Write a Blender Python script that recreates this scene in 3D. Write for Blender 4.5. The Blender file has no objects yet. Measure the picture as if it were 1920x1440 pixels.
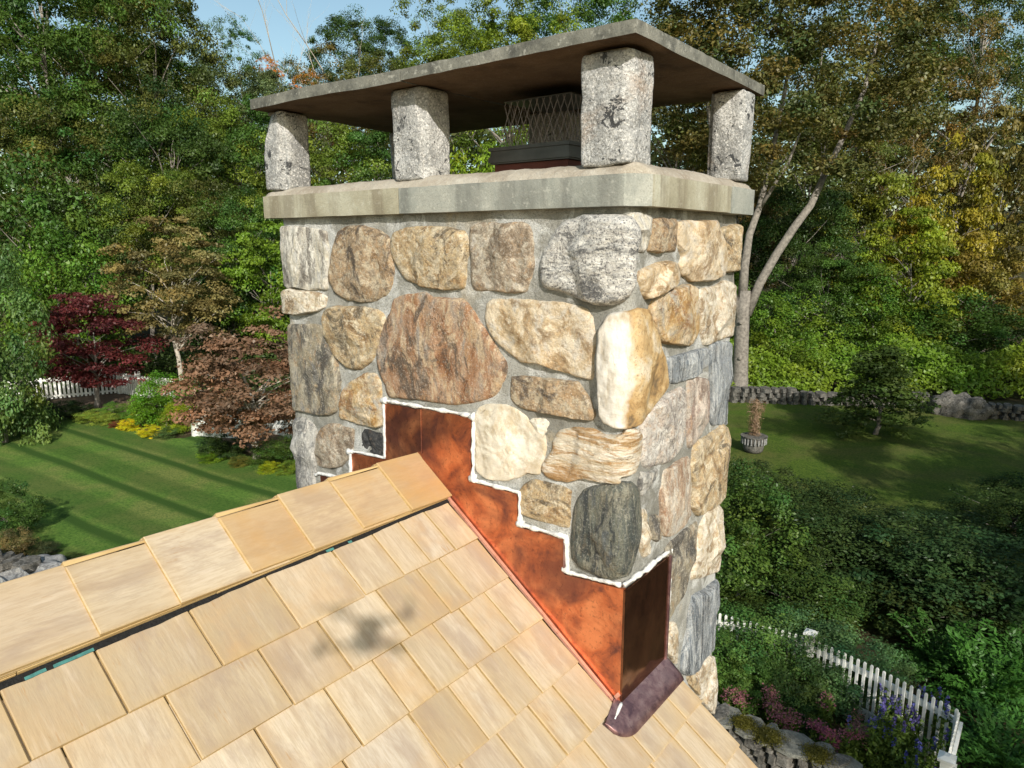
import bpy, bmesh, math, random
import numpy as np
from mathutils import Vector, Matrix

sc = bpy.context.scene
col = sc.collection
random.seed(7)
R = math.radians

# ------------------------------------------------------------------ camera
CAM = np.array([0.9008, -1.6757, 1.3026])
YAW, PITCH, ROLL, FPX = 0.6562, 0.1957, -0.001, 1338.6
_f = np.array([-math.sin(YAW)*math.cos(PITCH), math.cos(YAW)*math.cos(PITCH), -math.sin(PITCH)])
_r = np.array([math.cos(YAW), math.sin(YAW), 0.0])
_u = np.cross(_r, _f)
cam_d = bpy.data.cameras.new('camera')
cam_d.sensor_width = 36.0
cam_d.lens = FPX/1920*36.0
cam_d.clip_start = 0.05
cam_d.clip_end = 2000
cam = bpy.data.objects.new('camera', cam_d)
col.objects.link(cam)
cam.matrix_world = Matrix(((_r[0], _u[0], -_f[0], CAM[0]), (_r[1], _u[1], -_f[1], CAM[1]),
                           (_r[2], _u[2], -_f[2], CAM[2]), (0, 0, 0, 1)))
sc.camera = cam

# ------------------------------------------------------------------ sky, sun, exposure
SUN = Vector((0.665, -0.556, 0.499)).normalized()
world = bpy.data.worlds.new('World')
sc.world = world
world.use_nodes = True
wn = world.node_tree.nodes
wl = world.node_tree.links
wn.clear()
sky = wn.new('ShaderNodeTexSky')
sky.sky_type = 'NISHITA'
sky.sun_disc = False
sky.sun_elevation = math.asin(SUN.z)
sky.sun_rotation = math.atan2(SUN.x, SUN.y)
sky.air_density = 1.0
sky.dust_density = 1.6
sky.ozone_density = 0.8
bg = wn.new('ShaderNodeBackground')
bg.inputs['Strength'].default_value = 0.125
wo = wn.new('ShaderNodeOutputWorld')
skm = wn.new('ShaderNodeMix'); skm.data_type = 'RGBA'; skm.blend_type = 'MULTIPLY'; skm.inputs[0].default_value = 1.0
skm.inputs[7].default_value = (1.06, 1.12, .98, 1)
wl.new(sky.outputs[0], skm.inputs[6])
wl.new(skm.outputs[2], bg.inputs[0])
wl.new(bg.outputs[0], wo.inputs[0])
sun_d = bpy.data.lights.new('sun', 'SUN')
sun_d.energy = 4.6
sun_d.angle = R(0.53)
sun_d.color = (1.0, 0.945, 0.865)
sun = bpy.data.objects.new('sun', sun_d)
col.objects.link(sun)
sun.rotation_euler = SUN.to_track_quat('Z', 'Y').to_euler()
sc.view_settings.view_transform = 'Standard'
sc.view_settings.look = 'None'
sc.view_settings.exposure = 0.25
sc.view_settings.gamma = 1.0
sc.cycles.max_bounces = 6
sc.cycles.diffuse_bounces = 3
sc.cycles.transparent_max_bounces = 8

GZ = -5.3          # level of the lawns below the roof


def gp(u, v, z=GZ):
    """a point of the photograph carried to the horizontal plane z"""
    d = _r*((u-960)/FPX) - _u*((v-720)/FPX) + _f
    t = (z-CAM[2])/d[2]
    p = CAM+d*t
    return Vector((p[0], p[1], z))


def at(u, d, z=None, v=None):
    """a point at horizontal depth d (metres) along the view, in column u"""
    b = 0.0 if v is None else -(v-720)/FPX
    cz = d/(math.cos(PITCH)+b*math.sin(PITCH))
    p = CAM + cz*(_f + _r*((u-960)/FPX) + _u*b)
    return Vector((p[0], p[1], p[2] if z is None else z))


def terrain(x, y):
    dx, dy = x-CAM[0], y-CAM[1]
    d = -math.sin(YAW)*dx + math.cos(YAW)*dy
    return GZ + 0.13*max(0.0, d-44)*(1 if d < 140 else 0) + (0.13*96 if d >= 140 else 0)


# ------------------------------------------------------------------ numeric noise
def _hash(ix, iy, iz, seed):
    n = (ix*374761393 + iy*668265263 + iz*2147483647 + seed*1274126177) & 0xFFFFFFFF
    n = ((n ^ (n >> 13))*1274126177) & 0xFFFFFFFF
    n = n ^ (n >> 16)
    return (n & 0xFFFF)/32767.5 - 1.0


def vnoise(P, scale, seed=0):
    P = np.asarray(P, float)*scale
    i = np.floor(P).astype(np.int64)
    f = P-i
    f = f*f*(3-2*f)
    out = 0
    for a in (0, 1):
        for b in (0, 1):
            for c in (0, 1):
                w = (f[:, 0] if a else 1-f[:, 0])*(f[:, 1] if b else 1-f[:, 1])*(f[:, 2] if c else 1-f[:, 2])
                out = out + w*_hash(i[:, 0]+a, i[:, 1]+b, i[:, 2]+c, seed)
    return out


def fbm(P, scale, oct=4, seed=0, gain=0.5):
    o, a = 0, 1.0
    for k in range(oct):
        o = o + a*vnoise(P, scale*2**k, seed+k*17)
        a *= gain
    return o


# ------------------------------------------------------------------ object helpers
def tag(o, label=None, cat=None, group=None, kind=None):
    if label: o['label'] = label
    if cat: o['category'] = cat
    if group: o['group'] = group
    if kind: o['kind'] = kind
    return o


def empty(name, loc=(0, 0, 0), parent=None):
    o = bpy.data.objects.new(name, None)
    col.objects.link(o)
    o.location = loc
    o.empty_display_size = 0.1
    if parent: o.parent = parent
    return o


def mesh_obj(name, verts, faces, mat=None, parent=None, smooth=False, mats=None, fmat=None):
    me = bpy.data.meshes.new(name)
    me.from_pydata([tuple(v) for v in verts], [], [tuple(f) for f in faces])
    if mats:
        for m in mats: me.materials.append(m)
        if fmat is not None:
            me.polygons.foreach_set('material_index', list(fmat))
    elif mat: me.materials.append(mat)
    if smooth: me.polygons.foreach_set('use_smooth', [True]*len(me.polygons))
    me.update()
    o = bpy.data.objects.new(name, me)
    col.objects.link(o)
    if parent: o.parent = parent
    return o


class MB:
    """collects simple shapes into one mesh"""
    def __init__(s): s.v, s.f, s.m = [], [], []

    def box(s, c, d, rz=0.0, mi=0, taper=1.0):
        n = len(s.v)
        cr, sr = math.cos(rz), math.sin(rz)
        for z in (-1, 1):
            k = taper if z > 0 else 1.0
            for x, y in ((-1, -1), (1, -1), (1, 1), (-1, 1)):
                px, py = x*d[0]/2*k, y*d[1]/2*k
                s.v.append((c[0]+px*cr-py*sr, c[1]+px*sr+py*cr, c[2]+z*d[2]/2))
        for q in ((0, 3, 2, 1), (4, 5, 6, 7), (0, 1, 5, 4), (1, 2, 6, 5), (2, 3, 7, 6), (3, 0, 4, 7)):
            s.f.append(tuple(n+i for i in q)); s.m.append(mi)

    def tube(s, pts, rad, n=8, mi=0, cap=True):
        base = len(s.v)
        P = [Vector(p) for p in pts]
        prev = None
        for i, p in enumerate(P):
            t = (P[min(i+1, len(P)-1)]-P[max(i-1, 0)])
            if t.length < 1e-9: t = Vector((0, 0, 1))
            t.normalize()
            a = prev if prev is not None else (Vector((0, 0, 1)) if abs(t.z) < .9 else Vector((1, 0, 0)))
            a = (a-t*a.dot(t)).normalized()
            prev = a
            b = t.cross(a)
            r = rad[i] if hasattr(rad, '__len__') else rad
            for k in range(n):
                w = 2*math.pi*k/n
                s.v.append(tuple(p+(a*math.cos(w)+b*math.sin(w))*r))
        for i in range(len(P)-1):
            for k in range(n):
                k2 = (k+1) % n
                s.f.append((base+i*n+k, base+i*n+k2, base+(i+1)*n+k2, base+(i+1)*n+k)); s.m.append(mi)
        if cap:
            s.f.append(tuple(base+k for k in range(n))[::-1]); s.m.append(mi)
            e = base+(len(P)-1)*n
            s.f.append(tuple(e+k for k in range(n))); s.m.append(mi)

    def build(s, name, mat=None, parent=None, smooth=False, mats=None):
        return mesh_obj(name, s.v, s.f, mat, parent, smooth, mats, s.m if mats else None)


# ------------------------------------------------------------------ materials
class NT:
    def __init__(s, name):
        s.m = bpy.data.materials.new(name)
        s.m.use_nodes = True
        s.t = s.m.node_tree
        s.t.nodes.clear()
        s.out = s.n('ShaderNodeOutputMaterial')

    def n(s, typ, **kw):
        o = s.t.nodes.new(typ)
        for k, v in kw.items(): setattr(o, k, v)
        return o

    def l(s, a, b): s.t.links.new(a, b)

    def coord(s, kind='Object', scale=(1, 1, 1), rot=(0, 0, 0), loc=(0, 0, 0)):
        tc = s.n('ShaderNodeTexCoord')
        mp = s.n('ShaderNodeMapping')
        mp.inputs['Scale'].default_value = scale
        mp.inputs['Rotation'].default_value = rot
        mp.inputs['Location'].default_value = loc
        s.l(tc.outputs[kind], mp.inputs['Vector'])
        return mp.outputs[0]

    def noise(s, vec, scale, detail=5, rough=0.6, dist=0.0):
        o = s.n('ShaderNodeTexNoise')
        o.inputs['Scale'].default_value = scale
        o.inputs['Detail'].default_value = detail
        o.inputs['Roughness'].default_value = rough
        o.inputs['Distortion'].default_value = dist
        if vec is not None: s.l(vec, o.inputs['Vector'])
        return o.outputs[0]

    def voro(s, vec, scale, feature='F1'):
        o = s.n('ShaderNodeTexVoronoi', feature=feature)
        o.inputs['Scale'].default_value = scale
        if vec is not None: s.l(vec, o.inputs['Vector'])
        return o.outputs[0]

    def ramp(s, fac, stops):
        o = s.n('ShaderNodeValToRGB')
        e = o.color_ramp.elements
        while len(e) < len(stops): e.new(0.5)
        for i, (p, c) in enumerate(stops):
            e[i].position = p
            e[i].color = (c[0], c[1], c[2], 1) if hasattr(c, '__len__') else (c, c, c, 1)
        s.l(fac, o.inputs[0])
        return o.outputs[0]

    def mix(s, fac, a, b, blend='MIX'):
        o = s.n('ShaderNodeMix', data_type='RGBA', blend_type=blend)
        for i, x in ((0, fac), (6, a), (7, b)):
            if hasattr(x, 'links'): s.l(x, o.inputs[i])
            elif i == 0: o.inputs[0].default_value = x
            else: o.inputs[i].default_value = (x[0], x[1], x[2], 1)
        return o.outputs[2]

    def math(s, op, a, b=0.0):
        o = s.n('ShaderNodeMath', operation=op)
        for i, x in ((0, a), (1, b)):
            if hasattr(x, 'links'): s.l(x, o.inputs[i])
            else: o.inputs[i].default_value = x
        return o.outputs[0]

    def bump(s, h, strength=0.5, dist=0.01, normal=None):
        o = s.n('ShaderNodeBump')
        o.inputs['Strength'].default_value = strength
        o.inputs['Distance'].default_value = dist
        s.l(h, o.inputs['Height'])
        if normal is not None: s.l(normal, o.inputs['Normal'])
        return o.outputs[0]

    def pbr(s, color, rough=0.8, metal=0.0, normal=None, spec=0.3):
        o = s.n('ShaderNodeBsdfPrincipled')
        for k, x in (('Base Color', color), ('Roughness', rough), ('Metallic', metal)):
            if hasattr(x, 'links'): s.l(x, o.inputs[k])
            elif k == 'Base Color': o.inputs[k].default_value = (x[0], x[1], x[2], 1)
            else: o.inputs[k].default_value = x
        o.inputs['Specular IOR Level'].default_value = spec
        if normal is not None: s.l(normal, o.inputs['Normal'])
        s.l(o.outputs[0], s.out.inputs[0])
        return s.m


def rnd_offset(t, vec, amt=37.0):
    oi = t.n('ShaderNodeObjectInfo')
    c = t.n('ShaderNodeCombineXYZ')
    v = t.math('MULTIPLY', oi.outputs['Random'], amt)
    for i in range(3): t.l(v, c.inputs[i])
    a = t.n('ShaderNodeVectorMath', operation='ADD')
    t.l(vec, a.inputs[0]); t.l(c.outputs[0], a.inputs[1])
    return a.outputs[0]


def stone_mat(name, cols, dark, light, speck=(0.04, 0.04, 0.04), speck_amt=0.35, stretch=(1, 1, 1), rot=(0, 0, 0), scale=6, spark=0.25, bumpk=0.6, warm=(.42, .24, .10), warm_amt=.45):
    """weathered gneiss / granite: big patches, foliation bands, rust, crystals, fine cracks"""
    t = NT(name)
    v = rnd_offset(t, t.coord('Object', (1, 1, 1)))
    mp = t.n('ShaderNodeMapping')
    mp.inputs['Scale'].default_value = stretch
    mp.inputs['Rotation'].default_value = rot
    t.l(v, mp.inputs['Vector'])
    vs = mp.outputs[0]
    k = .86
    cols = [tuple(x*k for x in c) for c in cols]
    light = tuple(x*.95 for x in light)
    big = t.noise(vs, scale*1.2, 6, 0.58, 1.6)
    c = t.ramp(big, [(0.36, tuple(x*.75 for x in cols[0])), (0.45, cols[1]), (0.53, cols[2]), (0.62, tuple(min(.9, x*1.15) for x in cols[3]))])
    band = t.noise(vs, scale*2.8, 9, 0.68, 1.2)
    c = t.mix(t.ramp(band, [(0.50, 0.0), (0.58, 0.9)]), c, light)
    c = t.mix(t.ramp(t.noise(vs, scale*2.6, 8, 0.72, 1.6), [(0.53, 0.0), (0.63, warm_amt)]), c, warm)
    d2 = t.noise(vs, scale*1.5, 10, 0.74, 1.0)
    c = t.mix(t.ramp(d2, [(0.52, 0.0), (0.60, 0.9)]), c, dark)
    d3 = t.noise(vs, scale*9, 8, 0.82, 0.3)
    c = t.mix(t.ramp(d3, [(0.54, 0.0), (0.64, 0.55)]), c, dark)
    fine = t.noise(v, 190, 3, 0.7)
    c = t.mix(t.ramp(fine, [(0.53, 0.0), (0.61, speck_amt)]), c, speck)
    fine2 = t.noise(v, 150, 3, 0.75)
    c = t.mix(t.ramp(fine2, [(0.55, 0.0), (0.64, spark)]), c, (0.80, 0.76, 0.68))
    crk = t.noise(vs, scale*0.8, 5, 0.6, 1.8)
    crk = t.math('ABSOLUTE', t.math('SUBTRACT', crk, 0.5))
    gate = t.ramp(t.noise(v, 5, 2, .5), [(.50, 0.0), (.56, 1.0)])
    crkm = t.math('MULTIPLY', t.ramp(crk, [(0.0, 1.0), (0.0045, 0.0)]), gate)
    c = t.mix(t.math('MULTIPLY', crkm, 0.7), c, (0.05, 0.035, 0.025))
    hs = t.n('ShaderNodeHueSaturation'); hs.inputs['Saturation'].default_value = .98; t.l(c, hs.inputs['Color']); c = hs.outputs[0]
    h = t.math('ADD', t.math('MULTIPLY', t.noise(vs, scale*3.5, 10, 0.74), 1.0), t.math('MULTIPLY', t.noise(v, 90, 4, 0.7), 0.4))
    h = t.math('SUBTRACT', h, t.math('MULTIPLY', crkm, 0.35))
    nrm = t.bump(h, min(1, bumpk*1.25), 0.018)
    return t.pbr(c, 0.88, 0.0, nrm, 0.2)


M = {}
M['streak'] = stone_mat('streaked_pale_stone', [(.36, .34, .30), (.52, .50, .45), (.60, .55, .44), (.46, .45, .42)], (.16, .14, .12), (.70, .67, .60), stretch=(1, 1, .28), scale=10, speck_amt=.2, warm_amt=.12)
M['brown'] = stone_mat('brown_stone', [(.24, .15, .08), (.36, .26, .16), (.42, .30, .18), (.30, .24, .17)], (.09, .07, .055), (.50, .42, .30), scale=7)
M['tan'] = stone_mat('tan_stone', [(.33, .21, .10), (.47, .34, .19), (.52, .39, .22), (.38, .31, .21)], (.10, .08, .055), (.62, .53, .38), scale=7)
M['tanlight'] = stone_mat('light_tan_stone', [(.46, .31, .16), (.58, .44, .27), (.62, .50, .34), (.55, .50, .42)], (.27, .19, .11), (.70, .60, .45), scale=6, speck_amt=.15)
M['taupe'] = stone_mat('taupe_stone', [(.30, .23, .16), (.38, .30, .22), (.42, .36, .27), (.46, .42, .36)], (.15, .11, .075), (.52, .46, .37), scale=8, speck_amt=.4)
M['granite'] = stone_mat('grey_granite', [(.40, .40, .385), (.60, .58, .54), (.66, .64, .60), (.34, .34, .33)], (.10, .10, .10), (.76, .74, .69), speck=(.06, .06, .07), speck_amt=.8, stretch=(1, 1, 2.2), rot=(0, .5, 0), scale=7, spark=.5, warm_amt=.08)
M['cream'] = stone_mat('cream_stone', [(.50, .40, .26), (.62, .54, .41), (.68, .62, .51), (.52, .42, .28)], (.26, .18, .10), (.76, .70, .60), scale=8, speck_amt=.2)
M['greybrown'] = stone_mat('grey_brown_stone', [(.15, .14, .12), (.26, .23, .18), (.33, .28, .19), (.22, .21, .19)], (.07, .065, .06), (.40, .36, .28), stretch=(1, 1, .6), scale=6)
M['bigbrown'] = stone_mat('rust_brown_slab', [(.30, .13, .055), (.36, .20, .11), (.42, .26, .16), (.29, .25, .21)], (.085, .065, .05), (.50, .38, .25), stretch=(1.2, 1, .55), rot=(0, -.55, 0), scale=5.5, speck_amt=.3)
M['orange'] = stone_mat('ochre_stone', [(.50, .28, .09), (.55, .38, .18), (.50, .40, .26), (.38, .35, .30)], (.26, .14, .06), (.64, .52, .36), scale=7, speck_amt=.2)
M['pale'] = stone_mat('pale_buff_stone', [(.55, .47, .34), (.62, .56, .45), (.66, .60, .49), (.58, .54, .46)], (.46, .38, .26), (.70, .66, .56), scale=3.5, speck_amt=.08, spark=.12, bumpk=.25)
M['streaktan'] = stone_mat('wavy_streaked_stone', [(.48, .30, .13), (.62, .50, .34), (.72, .64, .50), (.62, .54, .42)], (.38, .22, .09), (.80, .74, .64), stretch=(.35, .35, 2.2), scale=9, speck_amt=.1, warm=(.50, .28, .10), warm_amt=.6)
M['dark'] = stone_mat('dark_green_grey_stone', [(.085, .10, .09), (.13, .14, .12), (.17, .17, .13), (.10, .11, .11)], (.035, .04, .042), (.24, .23, .18), stretch=(1.6, 1.6, .25), scale=9, speck_amt=.5, spark=.15, warm_amt=.12)
M['grey'] = stone_mat('grey_stone', [(.28, .28, .27), (.40, .39, .36), (.46, .44, .40), (.34, .33, .31)], (.13, .13, .13), (.56, .54, .50), stretch=(1, 1, .4), scale=8, warm_amt=.12)
M['black'] = stone_mat('black_stone', [(.03, .033, .036), (.05, .052, .055), (.06, .06, .06), (.04, .042, .045)], (.018, .02, .022), (.09, .09, .09), scale=8, spark=.05, warm_amt=.12)
M['slate'] = stone_mat('blue_grey_stone', [(.15, .18, .21), (.26, .29, .32), (.34, .36, .37), (.22, .24, .26)], (.06, .07, .08), (.46, .48, .49), stretch=(1.8, 1.8, .3), scale=8, warm_amt=.12)
M['specklepale'] = stone_mat('speckled_pale_stone', [(.46, .42, .39), (.58, .54, .49), (.62, .56, .50), (.50, .42, .36)], (.25, .22, .20), (.70, .67, .62), scale=9, speck_amt=.45)
M['pinkgrey'] = stone_mat('pink_grey_stone', [(.40, .29, .24), (.46, .38, .32), (.48, .42, .36), (.36, .34, .31)], (.20, .15, .12), (.58, .50, .43), stretch=(1, 1, .5), scale=9)
M['pinktan'] = stone_mat('rusty_pink_stone', [(.44, .25, .15), (.50, .38, .28), (.55, .46, .36), (.46, .43, .38)], (.26, .17, .11), (.64, .58, .48), stretch=(1, 1, .4), scale=7)


def _whiteorange():
    # white quartz vein on the part that lies left of the corner, ochre on the other
    t = NT('white_and_ochre_stone')
    v = t.coord('Object')
    sep = t.n('ShaderNodeSeparateXYZ'); t.l(v, sep.inputs[0])
    s = t.math('ADD', sep.outputs[0], t.math('MULTIPLY', t.math('SUBTRACT', t.noise(v, 7, 4, .6), .5), 0.12))
    s2 = t.math('ADD', s, t.math('MULTIPLY', sep.outputs[1], 1.0))
    fac = t.ramp(t.math('ADD', s2, 0.5), [(0.478, 0.0), (0.500, 1.0)])
    st = t.n('ShaderNodeMapping'); st.inputs['Scale'].default_value = (1, 1, .3); t.l(v, st.inputs[0])
    w = t.ramp(t.noise(st.outputs[0], 22, 6, .6), [(.36, (.36, .29, .20)), (.48, (.56, .52, .45)), (.62, (.68, .65, .60))])
    o = t.ramp(t.noise(v, 9, 7, .65, .6), [(.36, (.14, .10, .06)), (.45, (.36, .23, .10)), (.54, (.46, .33, .17)), (.64, (.54, .46, .34))])
    o = t.mix(t.ramp(t.noise(v, 150, 3, .7), [(.55, 0.0), (.64, .5)]), o, (.12, .07, .03))
    c = t.mix(fac, w, o)
    crk = t.math('ABSOLUTE', t.math('SUBTRACT', t.noise(st.outputs[0], 10, 2, .5, 1.0), .5))
    crkm = t.ramp(crk, [(0, 1.0), (.008, 0.0)])
    c = t.mix(t.math('MULTIPLY', crkm, .15), c, (.16, .09, .04))
    h = t.math('SUBTRACT', t.noise(v, 26, 8, .68), t.math('MULTIPLY', crkm, .08))
    return t.pbr(c, .8, 0, t.bump(h, .5, .016), .25)


M['whiteorange'] = _whiteorange()


def _mortar():
    t = NT('mortar')
    v = t.coord('Object')
    c = t.ramp(t.noise(v, 3.5, 6, .6, .5), [(.36, (.20, .195, .17)), (.5, (.30, .295, .265)), (.62, (.40, .395, .365))])
    c = t.mix(t.ramp(t.noise(v, 7, 6, .65, .8), [(.50, 0.0), (.60, .75)]), c, (.58, .585, .57))
    c = t.mix(t.ramp(t.noise(v, 2.6, 4, .6, .8), [(.60, 0.0), (.72, .45)]), c, (.50, .36, .16))
    c = t.mix(t.ramp(t.noise(v, 260, 2, .6), [(.52, 0.0), (.62, .5)]), c, (.12, .115, .10))
    h = t.math('ADD', t.noise(v, 18, 5, .6), t.math('MULTIPLY', t.noise(v, 170, 4, .75), .5))
    return t.pbr(c, .95, 0, t.bump(h, .85, .014), .15)


M['mortar'] = _mortar()


def concrete(name, a, b, c3, stain, stain_amt=.5, lichen=0.3, streak=True, sc_=5, bk=.35):
    t = NT(name)
    v = t.coord('Object')
    c = t.ramp(t.noise(v, sc_, 7, .62, .4), [(.3, a), (.5, b), (.7, c3)])
    if streak:
        st = t.n('ShaderNodeMapping'); st.inputs['Scale'].default_value = (1, 1, .12); t.l(v, st.inputs[0])
        c = t.mix(t.ramp(t.noise(st.outputs[0], 11, 5, .6), [(.50, 0.0), (.60, stain_amt)]), c, stain)
    else:
        c = t.mix(t.ramp(t.noise(v, sc_*2.2, 5, .65), [(.5, 0.0), (.68, stain_amt)]), c, stain)
    c = t.mix(t.ramp(t.noise(v, 60, 5, .7), [(.56, 0.0), (.66, lichen)]), c, (.62, .61, .54))
    c = t.mix(t.ramp(t.noise(v, 230, 3, .7), [(.52, 0.0), (.66, .35)]), c, (a[0]*.45, a[1]*.45, a[2]*.45))
    h = t.math('ADD', t.noise(v, 26, 7, .65), t.math('MULTIPLY', t.noise(v, 220, 3, .7), .35))
    return t.pbr(c, .92, 0, t.bump(h, bk, .012), .2)


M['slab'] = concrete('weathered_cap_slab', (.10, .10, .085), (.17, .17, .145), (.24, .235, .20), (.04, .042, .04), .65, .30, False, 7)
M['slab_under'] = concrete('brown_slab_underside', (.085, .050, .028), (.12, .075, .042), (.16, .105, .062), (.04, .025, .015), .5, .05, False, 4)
M['bluestone'] = concrete('blue_grey_coping_stone', (.19, .20, .18), (.27, .28, .25), (.36, .36, .315), (.11, .11, .10), .42, .25, True, 6)
M['buffstone'] = concrete('buff_coping_stone', (.26, .24, .17), (.34, .32, .24), (.41, .40, .32), (.13, .10, .065), .5, .2, True, 6)
M['wash'] = concrete('mortar_wash', (.27, .23, .18), (.37, .33, .27), (.44, .41, .35), (.18, .14, .10), .4, .3, False, 7, .6)


def _pillar():
    t = NT('split_granite')
    v = rnd_offset(t, t.coord('Object'))
    c = t.ramp(t.noise(v, 9, 6, .62, .4), [(.38, (.24, .24, .235)), (.5, (.38, .38, .37)), (.62, (.50, .495, .48))])
    c = t.mix(t.ramp(t.noise(v, 5, 5, .6, .6), [(.58, 0.0), (.72, .6)]), c, (.42, .28, .18))
    c = t.mix(t.ramp(t.noise(v, 170, 3, .75), [(.50, 0.0), (.60, .75)]), c, (.14, .14, .13))
    c = t.mix(t.ramp(t.noise(v, 130, 3, .75), [(.54, 0.0), (.62, .6)]), c, (.80, .78, .74))
    c = t.mix(t.ramp(t.noise(v, 17, 5, .75, .8), [(.585, 0.0), (.60, .92)]), c, (.035, .037, .04))
    h = t.math('ADD', t.noise(v, 22, 7, .7), t.math('MULTIPLY', t.noise(v, 120, 4, .7), .5))
    return t.pbr(c, .88, 0, t.bump(h, .8, .016), .25)


M['pillar'] = _pillar()


def _shingle(name, cap):
    t = NT(name)
    tc = t.n('ShaderNodeTexCoord')
    at_ = t.n('ShaderNodeAttribute'); at_.attribute_name = 'rnd'
    sep = t.n('ShaderNodeSeparateColor'); t.l(at_.outputs['Color'], sep.inputs[0])
    off = t.n('ShaderNodeVectorMath', operation='SCALE'); t.l(at_.outputs['Vector'], off.inputs[0]); off.inputs['Scale'].default_value = 19.0
    add = t.n('ShaderNodeVectorMath', operation='ADD'); t.l(tc.outputs['Object'], add.inputs[0]); t.l(off.outputs[0], add.inputs[1])
    v = add.outputs[0]
    mp = t.n('ShaderNodeMapping'); t.l(v, mp.inputs[0])
    mp.inputs['Scale'].default_value = (.10, 1, 1) if cap else (1, .10, 1)
    g = mp.outputs[0]
    c = t.ramp(sep.outputs[0], [(0.0, (.36, .28, .18)), (.3, (.455, .37, .26)), (.6, (.51, .43, .32)), (.8, (.40, .315, .22)), (1.0, (.47, .405, .32))])
    streak = t.noise(g, 46, 9, .74, .6)
    c = t.mix(t.ramp(streak, [(.36, .42), (.52, 0.0)]), c, (.33, .265, .195))
    c = t.mix(t.ramp(t.noise(g, 160, 6, .75), [(.44, .30), (.52, 0.0)]), c, (.30, .22, .14))
    c = t.mix(t.ramp(t.noise(g, 60, 4, .6), [(.54, 0.0), (.68, .3)]), c, (.58, .49, .39))
    blot = t.n('ShaderNodeMapping'); t.l(v, blot.inputs[0]); blot.inputs['Scale'].default_value = (.4, 1, 1) if cap else (1, .4, 1)
    c = t.mix(t.ramp(t.noise(blot.outputs[0], 11, 5, .62, .4), [(.50, 0.0), (.62, .55)]), c, (.29, .22, .165))
    c = t.mix(t.math('MULTIPLY', t.ramp(t.noise(v, 6, 4, .6), [(.46, 0.0), (.66, .6)]), sep.outputs[1]), c, (.46, .27, .10) if cap else (.44, .28, .13))
    # amber sap line along the shingle's edges (uv = metres from the near side and from the butt)
    uvs = t.n('ShaderNodeSeparateXYZ'); t.l(tc.outputs['UV'], uvs.inputs[0])
    wob = t.math('MULTIPLY', t.math('SUBTRACT', t.noise(v, 30, 3, .6), .5), .02)
    u2 = t.n('ShaderNodeUVMap'); u2.uv_map = 'far'
    uv2 = t.n('ShaderNodeSeparateXYZ'); t.l(u2.outputs[0], uv2.inputs[0])
    es = []
    for so, k in ((uvs.outputs[0], .9), (uvs.outputs[1], .6), (uv2.outputs[0], .55), (uv2.outputs[1], .7)):
        es.append(t.math('MULTIPLY', t.ramp(t.math('ADD', so, wob), [(0.0, 1.0), (.005, .65), (.016, .28), (.045, 0.0)]), k))
    e = t.math('MAXIMUM', t.math('MAXIMUM', es[0], es[1]), t.math('MAXIMUM', es[2], es[3]))
    if cap: c = t.mix(t.ramp(sep.outputs[1], [(.5, 0.0), (.9, .6)]), c, (.38, .225, .085))
    c = t.mix(t.math('MULTIPLY', e, .6), c, (.44, .30, .12))
    rings = t.n('ShaderNodeTexWave', wave_type='RINGS'); rings.inputs['Scale'].default_value = 5; rings.inputs['Distortion'].default_value = 14; rings.inputs['Detail'].default_value = 3; rings.inputs['Detail Scale'].default_value = 2
    t.l(g, rings.inputs['Vector'])
    c = t.mix(t.math('MULTIPLY', t.ramp(rings.outputs[1], [(.55, 0.0), (.85, .32)]), sep.outputs[2]), c, (.30, .215, .13))
    kn = t.voro(v, 3.6); c = t.mix(t.math('MULTIPLY', t.ramp(kn, [(.0, .8), (.045, .7), (.075, 0.0)]), t.math('GREATER_THAN', sep.outputs[1], .8)), c, (.27, .16, .08))
    # small scattered scuffs and mould dots
    sp = t.noise(g, 150, 3, .7)
    msk = t.ramp(t.noise(v, 7, 3, .6), [(.58, 0.0), (.66, 1.0)])
    c = t.mix(t.math('MULTIPLY', t.ramp(sp, [(.58, 0.0), (.64, .7)]), msk), c, (.34, .22, .11))
    h = t.math('ADD', t.noise(g, 70, 5, .65), t.math('MULTIPLY', t.noise(v, 9, 3, .5), .8))
    return t.pbr(c, .72, 0, t.bump(h, .22, .006), .25)


M['shingle'] = _shingle('fresh_cedar_shingle', False)
M['ridge'] = _shingle('cedar_ridge_shingle', True)


def _cedar_edge():
    t = NT('cut_cedar_edge')
    v = t.coord('Object', (.1, 1, 1))
    c = t.ramp(t.noise(v, 60, 4, .6), [(.3, (.34, .22, .09)), (.6, (.47, .34, .16))])
    return t.pbr(c, .75)


M['cedar_edge'] = _cedar_edge()


def _copper(name, base, mid, dark, rough, metal=1.0, dk=.7, sc_=9, hk=.15):
    t = NT(name)
    v = t.coord('Object')
    c = t.ramp(t.noise(v, sc_, 7, .62, .5), [(.32, dark), (.46, mid), (.62, base)])
    c = t.mix(t.math('MULTIPLY', t.ramp(t.noise(v, sc_*.5, 5, .6, .6), [(.45, 0.0), (.62, 1.0)]), dk), c, dark)
    c = t.mix(t.ramp(t.noise(v, 70, 5, .7), [(.54, 0.0), (.66, .5)]), c, (dark[0]*.6, dark[1]*.6, dark[2]*.6))
    rg = t.math('ADD', rough, t.math('MULTIPLY', t.noise(v, 12, 4, .6), .22))
    h = t.noise(v, 5, 2, .5)
    return t.pbr(c, rg, metal, t.bump(h, hk, .03), .5)


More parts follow.
